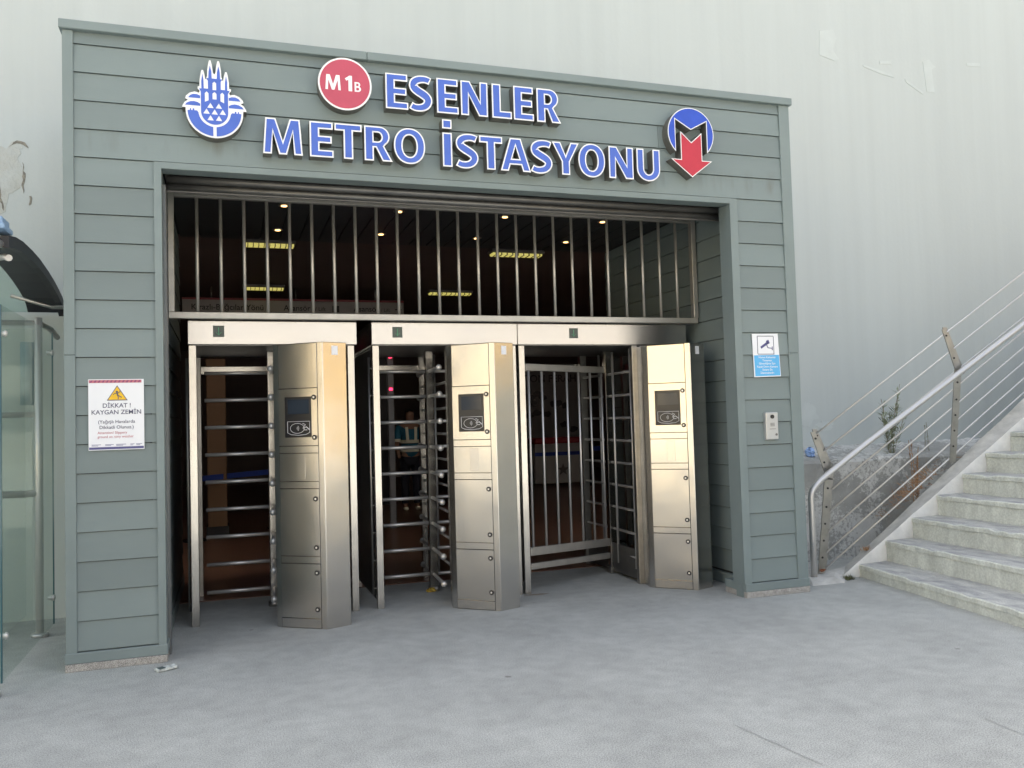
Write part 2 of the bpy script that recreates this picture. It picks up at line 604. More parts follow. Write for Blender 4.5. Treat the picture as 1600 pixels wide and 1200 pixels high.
def add_text(mb, s, x, y, z, size, bold=0.0, align='CENTER', mi=0, xs=1.0):
    vs, fs = text_geo(s, size, bold, align)
    mb.add([(x + a * xs, y, z + b) for a, b in vs], fs, mi)
    return mb

# ------------------------------------------------------------------ setting: ground, walls, hall
g = MB()
g.add([(-400, -400, 0), (400, -400, 0), (400, 400, 0), (-400, 400, 0)], [(0, 1, 2, 3)])
tag(g.build('ground', M['ground']), 'pale grey speckled concrete forecourt', None, kind='structure')
for i, (a_, c_) in enumerate((((2.05, -2.47), (2.02, -2.95)), ((2.62, -2.93), (2.58, -3.35)), ((3.30, -2.45), (3.38, -3.0)), ((4.45, -2.85), (4.40, -3.5)))):
    d_ = (Vector((c_[0] - a_[0], c_[1] - a_[1], 0))).normalized()
    w_ = Vector((-d_.y, d_.x, 0)) * 0.0022
    b = MB()
    vs = []
    for k in range(9):
        p = Vector((a_[0] + (c_[0] - a_[0]) * k / 8 + random.uniform(-.004, .004), a_[1] + (c_[1] - a_[1]) * k / 8, 0.0035))
        vs += [p - w_, p + w_]
    b.add(vs, [(2 * k, 2 * k + 1, 2 * k + 3, 2 * k + 2) for k in range(8)])
    tag(b.build('hairline_crack', M['crack_line']), 'hairline crack in the forecourt', None, kind='structure')
fl = MB()
fl.box(-4, 12.5, 1.95, 18, -0.02, 0.006)
tag(fl.build('hall_floor', M['hall_floor']), 'brown tiled floor inside the station hall', None, kind='structure')
hw = MB()
hw.box(-4.2, -4.0, 2.3, 18.2, 0, 3.62)
hw.box(12.5, 12.7, 2.3, 18.2, 0, 3.62)
hw.box(-4.0, 12.5, 18, 18.2, 0, 3.62)
hw.box(-4.0, 0.44, 2.25, 2.3, 0.01, 3.62)
hw.box(5.34, 12.5, 2.25, 2.3, 0.01, 3.62)
tag(hw.build('hall_wall', M['hall_wall']), 'dark brown walls of the station hall', None, kind='structure')
hc = MB()
hc.box(-4.0, 12.5, 2.95, 18, 3.6, 3.75)
tag(hc.build('hall_ceiling', M['hall_ceiling']), 'dark brown ceiling of the station hall', None, kind='structure')

cw = thing('concrete_wall', (0, 1.8, 0), 'tall pale grey painted concrete wall rising behind the station entrance', 'wall')
w = MB()
WY0, WY1 = 1.8, 2.2
w.add([(-40, WY0, 0), (0.30, WY0, 0), (0.30, WY0, 3.9), (5.40, WY0, 3.9), (5.40, WY0, 0), (60, WY0, 0), (60, WY0, 10.5), (-40, WY0, 10.5)],
      [(0, 1, 2, 7), (2, 3, 6, 7), (3, 4, 5, 6)])
w.add([(-40, WY1, 0), (0.30, WY1, 0), (0.30, WY1, 3.9), (5.40, WY1, 3.9), (5.40, WY1, 0), (60, WY1, 0), (60, WY1, 10.5), (-40, WY1, 10.5)],
      [(0, 1, 2, 7), (2, 3, 6, 7), (3, 4, 5, 6)])
w.add([(-40, WY0, 10.5), (60, WY0, 10.5), (60, WY1, 10.5), (-40, WY1, 10.5)], [(0, 1, 2, 3)])
w.build('wall_face', M['concrete'], cw)
def blob(cx, cz, rx, rz, n=22, seed=0, jag=0.35):
    r = random.Random(seed)
    return [(cx + rx * math.cos(2 * math.pi * i / n) * (1 + jag * (r.random() - 0.5)), cz + rz * math.sin(2 * math.pi * i / n) * (1 + jag * (r.random() - 0.5))) for i in range(n)]
def jag(lp, amt, seed):
    r = random.Random(seed)
    out = []
    for i in range(len(lp)):
        a_, c_ = lp[i], lp[(i + 1) % len(lp)]
        L = math.hypot(c_[0] - a_[0], c_[1] - a_[1])
        n_ = max(2, int(L / 0.022))
        for k in range(n_):
            u = k / n_
            j = amt if k else amt * 0.4
            out.append((a_[0] + (c_[0] - a_[0]) * u + r.uniform(-j, j), a_[1] + (c_[1] - a_[1]) * u + r.uniform(-j, j)))
    return out
def wall_patch(name, lp, m, t):
    if name != 'paint_patch':
        lp = jag(lp, 0.007 if name == 'crack' else 0.012, len(lp))
    b = MB()
    b.loops([lp], WY0 - t, WY0 + 0.01)
    o = b.build(name, m, cw)
    return o
for i, lp in enumerate([
        [(7.47, 5.86), (7.66, 5.90), (7.70, 5.80), (7.64, 5.66), (7.72, 5.56), (7.66, 5.53), (7.45, 5.58)],
        [(8.94, 5.66), (9.04, 5.70), (9.09, 5.64), (9.14, 5.62), (9.07, 5.58), (9.10, 5.30), (8.98, 5.30)],
        [(8.30, 5.60), (8.47, 5.62), (8.47, 5.58), (8.30, 5.565)],
        [(8.06, 5.53), (8.46, 5.46), (8.50, 5.42), (8.30, 5.45), (8.06, 5.51)],
        [(8.66, 5.42), (8.93, 5.29), (8.92, 5.26), (8.68, 5.38)],
        [(9.62, 5.72), (9.83, 5.74), (9.83, 5.70), (9.62, 5.68)],
        blob(7.08, 1.50, 0.13, 0.12, seed=3, jag=0.7), blob(7.30, 1.36, 0.10, 0.05, seed=5, jag=0.8)]):
    wall_patch('paint_patch', lp, M['patch'], 0.004)
wall_patch('peeled_area', [(-0.80, 3.93), (-0.72, 3.88), (-0.66, 3.95), (-0.60, 3.93), (-0.63, 3.80), (-0.59, 3.70), (-0.62, 3.56), (-0.70, 3.50), (-0.72, 3.36), (-0.80, 3.30), (-0.92, 3.42), (-0.95, 3.70)], M['peel'], 0.003)
for i, pts in enumerate([[(-0.70, 3.90), (-0.64, 3.958), (-0.58, 3.945), (-0.555, 3.90), (-0.595, 3.925), (-0.645, 3.935)],
                         [(-0.602, 3.78), (-0.580, 3.66), (-0.595, 3.52), (-0.605, 3.60), (-0.597, 3.70)],
                         [(-0.80, 3.66), (-0.76, 3.52), (-0.735, 3.36), (-0.77, 3.44), (-0.80, 3.56)],
                         [(-0.66, 3.14), (-0.645, 3.02), (-0.61, 2.96), (-0.655, 2.86), (-0.665, 2.87), (-0.632, 2.96), (-0.662, 3.03)],
                         [(-0.55, 3.50), (-0.535, 3.50), (-0.54, 3.43), (-0.555, 3.42)]]):
    wall_patch('crack', pts, M['peel_dark'], 0.005)

# retaining wall with a sloped ledge beside the stairs
rw = thing('retaining_wall', (6.0, 1.2, 0), 'low rough mottled concrete retaining wall between the stairs and the tall wall', 'wall')
b = MB()
n = 40
top, ys = [], []
rr = random.Random(4)
vs = []
for i in range(n + 1):
    x = 5.66 + 4.6 * i / n
    zt = 0.995 + 0.012 * (i / n) * 4 + rr.uniform(-0.012, 0.012)
    yf = 1.2 + rr.uniform(-0.012, 0.012)
    vs += [(x, yf - 0.02, 0), (x, yf, 0.5), (x, yf + 0.006, zt - 0.03), (x, yf + 0.03, zt), (x, 1.81, zt + 0.115)]
fs = []
for i in range(n):
    for k in range(4):
        fs.append((i * 5 + k, (i + 1) * 5 + k, (i + 1) * 5 + k + 1, i * 5 + k + 1))
fs.append((0, 1, 2, 3, 4))
b.add(vs, fs)
b.build('rough_face', M['rough'], rw)
b = MB()
b.box(5.645, 5.95, 1.02, 1.17, 0, 0.97)
b.build('end_pier', M['rough'], rw, 0.01)

# ------------------------------------------------------------------ entrance portal
portal = thing('entrance_portal', (2.81, 0, 0), 'station entrance portal clad in grey horizontal planks around a wide opening', 'entrance')
Z0, PITCH = 0.1175, 0.18865
rp = random.Random(11)
def front_plank(x0, x1, k, z0=None, z1=None):
    a = Z0 + PITCH * k if z0 is None else z0
    c = Z0 + PITCH * (k + 1) if z1 is None else z1
    t = rp.uniform(-0.0008, 0.0008)
    b = MB()
    # bottom edge proud, top edge tucked back; joint left open
    b.add([(x0, t, a + 0.005), (x1, t, a + 0.005), (x1, 0.011 + t, c), (x0, 0.011 + t, c), (x0, 0.026, a + 0.005), (x1, 0.026, a + 0.005), (x1, 0.026, c), (x0, 0.026, c)],
          [(0, 1, 2, 3), (4, 7, 6, 5), (0, 4, 5, 1), (3, 2, 6, 7), (0, 3, 7, 4), (1, 5, 6, 2)])
    return b.build('plank', M['plank'], portal)
XL0, XL1, XR0, XR1 = 0.052, 0.535, 5.07, 5.525
for k in range(17):
    front_plank(XL0, XL1, k)
    front_plank(XR0, XR1, k)
splits = {17: 2.93, 18: 3.9, 19: 4.355, 20: 1.9}
for k in range(17, 21):
    if k in (19,):
        front_plank(XL0, splits[k] - 0.0015, k)
        front_plank(splits[k] + 0.0015, XR1, k)
    else:
        front_plank(XL0, XR1, k)
front_plank(XL0, XR1, 21, z1=4.165)
# body behind the planks
b = MB()
b.box(0.0, 0.50, 0.0265, 1.80, 0.045, 4.16)
b.box(5.26, 5.615, 0.0265, 1.80, 0.045, 4.16)
b.box(0.50, 5.26, 0.0265, 0.36, 3.46, 4.16)
b.box(0.50, 5.26, 0.36, 1.80, 3.62, 4.16)
b.build('backing_wall', M['backing'], portal)
b = MB()
b.box(-0.012, -0.001, 0.0, 1.79, 0.05, 4.16)
b.box(5.616, 5.626, 0.0, 1.79, 0.05, 4.16)
b.build('side_cladding', M['plank'], portal)
for x0, x1 in ((-0.013, XL0), (XR1, 5.627)):
    b = MB()
    b.box(x0, x1, -0.008, 0.026, 0.10, 2.02)
    b.box(x0, x1, -0.008, 0.026, 2.023, 4.164)
    b.build('corner_trim', M['trim'], portal, 0.002)
b = MB()
b.box(-0.03, 1.98, -0.035, 1.79, 4.165, 4.226)
b.box(1.983, 5.645, -0.035, 1.79, 4.165, 4.226)
b.build('coping', M['trim'], portal, 0.004)
for x0, x1 in ((-0.02, 0.59), (5.005, 5.632)):
    b = MB()
    b.box(x0, x1, -0.016, 0.30, 0.048, 0.115)
    b.build('base_trim', M['trim'], portal, 0.003)
    b = MB()
    b.box(x0 + 0.004, x1 - 0.004, -0.022, 0.30, 0.0, 0.047)
    b.build('granite_plinth', M['granite'], portal, 0.003)
b = MB()
b.box(XL1, 0.58, -0.010, 0.026, 0.115, 3.323)
b.box(0.58, 0.582, -0.010, 0.16, 0.115, 3.28)
b.box(5.0, XR0, -0.010, 0.026, 0.115, 3.323)
b.box(4.998, 5.0, -0.010, 0.16, 0.115, 3.28)
b.box(0.58, 5.0, -0.0105, 0.026, 3.281, 3.3235)
b.box(0.582, 4.998, -0.008, 0.12, 3.2785, 3.2805)
b.build('opening_frame', M['trim'], portal, 0.0)
b = MB()
b.box(0.505, 0.5795, 0.027, 0.12, 0.0, 3.45)
b.box(5.0005, 5.255, 0.027, 0.12, 0.0, 3.45)
b.build('jamb', M['trim'], portal)
# shutter box, slats and guides
b = MB()
b.box(0.59, 5.08, 0.125, 0.34, 3.30, 3.455)
b.build('shutter_box', M['shutter'], portal)
b = MB()
b.tube([(0.60, 0.20, 3.268), (5.07, 0.20, 3.268)], 0.028, 12)
b.build('shutter_roll', M['shutter'], portal)
b = MB()
b.tube([(0.60, 0.235, 3.222), (5.07, 0.235, 3.222)], 0.024, 12)
b.box(0.60, 5.07, 0.245, 0.26, 3.19, 3.30)
b.build('shutter_bottom_rail', M['shutter'], portal)
for x0, x1, q in ((0.562, 0.60, 1), (5.07, 5.13, -1)):
    b = MB()
    b.box(x0, x1, 0.17, 0.20, 0.0, 3.22)
    b.box(x0, x1, 0.235, 0.265, 0.0, 3.22)
    xs = (x0, x0 + 0.012) if q > 0 else (x1 - 0.012, x1)
    b.box(xs[0], xs[1], 0.20, 0.235, 0.0, 3.22)
    b.build('shutter_guide', M['guide'], portal, 0.003)
# inner side walls of planks
for side in (0, 1):
    for k in range(-1, 18):
        a = max(0.10, Z0 + PITCH * k)
        c = min(3.44, Z0 + PITCH * (k + 1))
        if c - a < 0.03:
            continue
        y0, y1 = 0.27, 2.93
        if side == 0:
            f, s_ = 0.56, -1
        else:
            f, s_ = 5.205, 1
        b = MB()
        xb = f + s_ * 0.024
        b.add([(f, y0, a + 0.005), (f, y1, a + 0.005), (f + s_ * 0.011, y1, c), (f + s_ * 0.011, y0, c), (xb, y0, a + 0.005), (xb, y1, a + 0.005), (xb, y1, c), (xb, y0, c)],
              [(0, 1, 2, 3), (4, 7, 6, 5), (0, 4, 5, 1), (3, 2, 6, 7), (0, 3, 7, 4), (1, 5, 6, 2)])
        b.build('plank', M['plank'], portal)
    b = MB()
    x0, x1 = ((0.50, 0.535) if side == 0 else (5.23, 5.26))
    b.box(x0, x1, 0.121, 2.95, 0.0, 3.46)
    b.build('backing_wall', M['backing'], portal)
    b = MB()
    x0, x1 = ((0.536, 0.568) if side == 0 else (5.197, 5.2295))
    b.box(x0, x1, 0.27, 2.94, 0.0, 0.10)
    b.build('base_trim', M['trim'], portal, 0.003)
for i in range(24):
    x0 = 0.56 + i * (4.64 / 24)
    b = MB()
    b.box(x0 + 0.006, x0 + 4.64 / 24 - 0.006, 0.345, 2.95, 3.45, 3.47)
    b.build('ceiling_slat', M['ceil'], portal)
b = MB()
b.box(0.45, 5.35, 0.361, 2.95, 3.475, 3.615)
b.build('ceiling_backing', M['backing'], portal)
# --- end portal

# ------------------------------------------------------------------ lettering on the fascia
def glyph(ch, w):
    """outline loops in units of cap height, advance width w"""
    s, t = 0.265, 0.205
    if ch == 'E':
        return [[(0, 0), (w, 0), (w, t), (s, t), (s, 0.40), (w * 0.93, 0.40), (w * 0.93, 0.40 + t), (s, 0.40 + t), (s, 1 - t), (w * 0.98, 1 - t), (w * 0.98, 1), (0, 1)]]
    if ch == 'L':
        return [[(0, 0), (w, 0), (w, t + 0.01), (s, t + 0.01), (s, 1), (0, 1)]]
    if ch == 'T':
        c = w / 2
        return [[(c - s / 2, 0), (c + s / 2, 0), (c + s / 2, 1 - t), (w, 1 - t), (w, 1), (0, 1), (0, 1 - t), (c - s / 2, 1 - t)]]
    if ch == 'I':
        return [[(0, 0), (w, 0), (w, 1), (0, 1)]]
    if ch == 'N':
        q = 0.235
        return [[(0, 0), (q, 0), (q, 0.60), (w - 0.27, 0), (w, 0), (w, 1), (w - q, 1), (w - q, 0.42), (0.27, 1), (0, 1)]]
    if ch == 'M':
        c = w / 2
        return [[(0.02, 0), (0.25, 0), (0.285, 0.62), (c - 0.105, 0), (c + 0.105, 0), (w - 0.285, 0.62), (w - 0.25, 0), (w - 0.02, 0), (w - 0.09, 1), (w - 0.36, 1), (c, 0.37), (0.36, 1), (0.09, 1)]]
    if ch == 'A':
        c = w / 2
        return [[(0, 0), (0.25, 0), (0.31, 0.195), (w - 0.31, 0.195), (w - 0.25, 0), (w, 0), (c + 0.17, 1), (c - 0.17, 1)],
                [(c - 0.115, 0.375), (c, 0.755), (c + 0.115, 0.375)]]
    if ch == 'Y':
        c = w / 2
        return [[(c - s / 2, 0), (c + s / 2, 0), (c + s / 2, 0.40), (w, 1), (w - 0.275, 1), (c, 0.60), (0.275, 1), (0, 1), (c - s / 2, 0.40)]]
    def arc(cx, cy, rx, ry, a0, a1, n):
        return [(cx + rx * math.cos(R_(a0 + (a1 - a0) * i / n)), cy + ry * math.sin(R_(a0 + (a1 - a0) * i / n))) for i in range(n + 1)]
    if ch == 'O':
        def sup(rx, ry, n=40, e=0.93):
            o = []
            for i in range(n):
                a = 2 * math.pi * i / n
                c_, s_ = math.cos(a), math.sin(a)
                o.append((w / 2 + rx * math.copysign(abs(c_) ** e, c_), 0.5 + ry * math.copysign(abs(s_) ** e, s_)))
            return o
        return [sup(w / 2, 0.525), sup(w / 2 - 0.255, 0.315)[::-1]]
    if ch == 'U':
        r = w / 2
        q = 0.25
        o = [(0, 1)] + arc(r, 0.36, r, 0.385, 180, 360, 18) + [(w, 1), (w - q, 1)] + arc(r, 0.38, r - q, 0.19, 360, 180, 12) + [(q, 1)]
        return [o]
    if ch == 'R':
        o = [(0, 0), (s, 0), (s, 0.385), (s + 0.06, 0.385), (w - 0.285, 0), (w, 0), (w - 0.235, 0.43)]
        o += arc(w - 0.36, 0.715, 0.285, 0.285, -55, 90, 12)
        o += [(0, 1)]
        h = [(s, 0.565), (s, 0.82)] + arc(w - 0.415, 0.6925, 0.105, 0.1275, 90, -90, 9)
        return [o, h]
    if ch == 'S':
        # centre line of the stroke, then offset both sides
        pts = [(w - 0.07, 0.865), (w * 0.74, 0.905), (w * 0.56, 0.91), (w * 0.38, 0.885), (w * 0.235, 0.82), (w * 0.195, 0.73), (w * 0.24, 0.64),
               (w * 0.38, 0.565), (w * 0.56, 0.495), (w * 0.72, 0.42), (w * 0.80, 0.325), (w * 0.765, 0.215), (w * 0.64, 0.13), (w * 0.46, 0.093), (w * 0.25, 0.095), (0.05, 0.15)]
        P = [Vector(p) for p in pts]
        # subdivide smoothly (Catmull-Rom)
        Q = []
        for i in range(len(P) - 1):
            p0, p1, p2, p3 = P[max(i - 1, 0)], P[i], P[i + 1], P[min(i + 2, len(P) - 1)]
            for k in range(3):
                u = k / 3
                Q.append(0.5 * ((2 * p1) + (p2 - p0) * u + (2 * p0 - 5 * p1 + 4 * p2 - p3) * u * u + (3 * p1 - p0 - 3 * p2 + p3) * u ** 3))
        Q.append(P[-1])
        L, R = [], []
        for i, q in enumerate(Q):
            d = (Q[min(i + 1, len(Q) - 1)] - Q[max(i - 1, 0)]).normalized()
            nn = Vector((-d.y, d.x))
            f = i / (len(Q) - 1)
            h = 0.105 + 0.028 * math.sin(math.pi * f) ** 2
            L.append(tuple(q + nn * h))
            R.append(tuple(q - nn * h))
        return [L + R[::-1]]

LG = 'raised letters of the station name'
def put_letter(ch, x0, x1, zb, h, label, dot=False):
    w = (x1 - x0) / h
    t = thing('channel_letter', ((x0 + x1) / 2, 0, zb), label, 'letter', LG)
    body, face = MB(), MB()
    sets = [orient(glyph(ch, w))]
    if dot:
        sets.append([[(0, 1.12), (w, 1.12), (w, 1.39), (0, 1.39)]])
    for lps in sets:
        lps = [[(p[0] * h, p[1] * h) for p in lp] for lp in lps]
        body.loops(lps, -0.088, 0.012, x0, zb, 1, 0)
        ins = [inset(lp, 0.0105) for lp in lps]
        face.loops(ins, -0.0905, -0.0885, x0, zb)
    body.build('letter_box', [M['return'], M['sign_white']], t)
    face.build('letter_face', M['sign_blue'], t)
    return t
ordn = ['first', 'second', 'third', 'fourth', 'fifth', 'sixth', 'seventh', 'eighth', 'ninth']
for i, (c, a, b_) in enumerate([('E', 2.101, 2.266), ('S', 2.272, 2.450), ('E', 2.481, 2.646), ('N', 2.665, 2.874), ('L', 2.908, 3.064), ('E', 3.080, 3.242), ('R', 3.268, 3.466)]):
    put_letter(c, a, b_, 3.801, 0.261, 'blue white-edged letter %s, %s letter of the upper line ESENLER' % (c, ordn[i]))
for i, (c, a, b_) in enumerate([('M', 1.236, 1.513), ('E', 1.557, 1.721), ('T', 1.730, 1.922), ('R', 1.940, 2.142), ('O', 2.153, 2.384)]):
    put_letter(c, a, b_, 3.408, 0.252, 'blue white-edged letter %s, %s letter of the word METRO' % (c, ordn[i]))
for i, (c, a, b_) in enumerate([('I', 2.516, 2.588), ('S', 2.613, 2.794), ('T', 2.798, 2.980), ('A', 2.963, 3.206), ('S', 3.203, 3.388), ('Y', 3.382, 3.607), ('O', 3.601, 3.828), ('N', 3.861, 4.074), ('U', 4.105, 4.312)]):
    put_letter(c, a, b_, 3.402, 0.254, 'blue white-edged letter %s, %s letter of the word İSTASYONU' % ('İ with its square dot' if c == 'I' else c, ordn[i]), dot=(c == 'I'))

def circ(cx, cz, r, n=48, a0=0, a1=360):
    full = abs(a1 - a0) >= 360
    return [(cx + r * math.cos(R_(a0 + (a1 - a0) * i / n)), cz + r * math.sin(R_(a0 + (a1 - a0) * i / n))) for i in range(n if full else n + 1)]

# round line badge
t = thing('line_badge', (1.811, 0, 3.76), 'round red badge with white rim reading M1B beside the upper line of letters', 'sign')
b = MB()
b.loops([circ(1.811, 3.948, 0.190)], -0.088, 0.012, mi_front=1, mi_side=0)
b.build('badge_box', [M['return'], M['sign_white']], t)
b = MB()
b.loops([circ(1.811, 3.948, 0.177)], -0.0905, -0.0885)
b.build('badge_face', M['sign_red'], t)
b = MB()
def put2(loops, x, z, h):
    b.loops(orient([[(p[0] * h, p[1] * h) for p in lp] for lp in loops]), -0.0925, -0.0908, x, z)
put2([[(0, 0), (0.16, 0), (0.20, 0.66), (0.42, 0.0), (0.58, 0.0), (0.80, 0.66), (0.84, 0), (1.0, 0), (0.93, 1), (0.70, 1), (0.5, 0.36), (0.30, 1), (0.07, 1)]], 1.672, 3.898, 0.108)
put2([[(0.22, 0), (0.45, 0), (0.45, 1), (0.28, 1), (0, 0.80), (0.10, 0.66), (0.22, 0.74)]], 1.810, 3.898, 0.112)
def halfc(cx, cz, rx, rz, a0, a1, n=8):
    return [(cx + rx * math.cos(R_(a0 + (a1 - a0) * i / n)), cz + rz * math.sin(R_(a0 + (a1 - a0) * i / n))) for i in range(n + 1)]
put2([[(0, 0)] + halfc(0.36, 0.29, 0.29, 0.29, -90, 60) + halfc(0.33, 0.755, 0.245, 0.245, -50, 90) + [(0, 1)],
      [(0.17, 0.14)] + halfc(0.33, 0.29, 0.14, 0.14, -90, 90) + [(0.17, 0.43)],
      [(0.17, 0.59)] + halfc(0.31, 0.725, 0.11, 0.135, -90, 90) + [(0.17, 0.86)]], 1.878, 3.898, 0.070)
b.build('badge_lettering', M['sign_white'], t)

# metro roundel with arrow
t = thing('metro_logo_sign', (4.605, 0, 3.47), 'metro logo sign with blue roundel, open M and red arrow pointing down', 'sign')
cx, cz, r = 4.606, 3.815, 0.212
def ang(x, z):
    return math.degrees(math.atan2(z, x))
aR, aL = ang(0.146, -0.154), ang(-0.142, -0.157)
lp = circ(0, 0, r, 44, aR, aL + 360) + [(-0.142, 0.108), (0, 0.030), (0.146, 0.108)]
lp = [(p[0] + cx, p[1] + cz) for p in lp]
lp = orient([lp])
b, f = MB(), MB()
b.loops(lp, -0.088, 0.012, mi_front=1, mi_side=0)
b.build('roundel_box', [M['return'], M['sign_white']], t)
f.loops([inset(lp[0], 0.0075)], -0.0905, -0.0885)
f.build('roundel_face', M['sign_blue2'], t)
lp = [(-0.098, 0.012), (-0.098, -0.218), (-0.19, -0.218), (0, -0.362), (0.19, -0.218), (0.098, -0.218), (0.098, 0.012), (0, -0.072)]
lp = orient([[(p[0] + cx, p[1] + cz) for p in lp]])
b, f = MB(), MB()
b.loops(lp, -0.0885, 0.012, mi_front=1, mi_side=0)
b.build('arrow_box', [M['return'], M['sign_white']], t)
f.loops([inset(lp[0], 0.0075)], -0.091, -0.089)
f.build('arrow_face', M['sign_red2'], t)

# municipal emblem
t = thing('emblem_sign', (0.925, 0, 3.49), 'blue and white emblem sign of towers over a half round bowl, at the left', 'sign')
def mir(h):
    return h + [(-x, z) for x, z in reversed(h) if abs(x) > 1e-6]
mm = 0.001
def E(lp, ox=0.929, oz=3.487):
    return [(ox + x * mm, oz + z * mm) for x, z in lp]
half = circ(0, 185, 185, 16, -90, 3)
half = [(0.0, 0.0)] + half[1:] + [(186, 198), (207, 198), (203, 212), (190, 234), (170, 250), (187, 258), (182, 276), (160, 298), (128, 310), (100, 304), (95, 318), (107, 332), (107, 347), (96, 347),
        (94, 392), (87, 440), (81, 463), (71, 463), (62, 432), (58, 402), (52, 402), (50, 418), (46, 422), (44, 470), (36, 520), (31, 534), (22, 534), (15, 506), (8, 450), (0, 438)]
b = MB()
b.loops(orient([E(mir(half))]), -0.088, 0.012, mi_front=1, mi_side=0)
b.build('emblem_box', [M['return'], M['sign_white']], t)
b = MB()
yf, yb = -0.0905, -0.0885
ring = circ(0, 185, 173, 20, -86.5, -2)
rin = circ(0, 179, 104, 16, -6, -84)
q = ring + [(158, 180), (158, 192), (150, 192), (150, 180), (140, 180), (140, 192), (130, 192), (130, 180), (112, 180)] + rin
for sgn in (1, -1):
    b.loops(orient([E([(x * sgn, z) for x, z in q])]), yf, yb)
    b.loops(orient([E([(x * sgn, z) for x, z in [(92, 214), (188, 214), (178, 228), (155, 240), (130, 243), (108, 238), (92, 228)]])]), yf, yb)
    b.loops(orient([E([(x * sgn, z) for x, z in [(92, 266), (168, 266), (155, 283), (135, 292), (112, 292), (92, 284)]])]), yf, yb)
half = [(0, 92)] + circ(0, 179, 87, 12, -85, 0) + [(87, 312), (96, 328), (96, 334), (83, 334), (83, 390), (76, 438), (69, 390), (68, 336), (41, 336), (41, 392), (49, 402), (49, 409), (38, 409), (36, 455), (27, 500), (18, 455), (16, 409), (0, 409)]
holes = [[(-12, 330), (12, 330), (12, 378), (0, 390), (-12, 378)], [(-13, 266), (13, 266), (13, 305), (0, 318), (-13, 305)]]
for sgn in (1, -1):
    holes.append([(x * sgn, z) for x, z in [(38, 256), (62, 244), (62, 305), (50, 318), (38, 305)]])
for x, z in ((-27, 205), (27, 205), (-52, 164), (0, 162), (52, 164), (-27, 120), (27, 120)):
    holes.append([(x - 21, z), (x + 21, z), (x, z + 36)])
b.loops(orient([E(mir(half))] + [E(h) for h in holes]), yf, yb)
b.build('emblem_face', M['sign_blue'], t)

# ------------------------------------------------------------------ transom grille
gr = thing('transom_grille', (2.88, 0.9, 2.38), 'wide steel bar grille filling the opening above the turnstile headers', 'grille')
b = MB()
b.box(0.568, 5.185, 0.87, 0.93, 2.375, 2.425)
b.box(0.615, 5.145, 0.875, 0.925, 3.325, 3.385)
b.box(0.568, 0.612, 0.87, 0.93, 2.4255, 3.385)
b.box(5.147, 5.192, 0.87, 0.93, 2.4255, 3.385)
b.build('grille_frame', M['grille'], gr, 0.003)
bar = MB()
bar.tube([(0.778, 0.90, 2.42), (0.778, 0.90, 3.33)], 0.0135, 8)
bar0 = bar.build('grille_bar', M['grille'], gr)
for k in range(1, 25):
    c = bar0.copy()
    COL.objects.link(c)
    c.location.x += 0.1755 * k

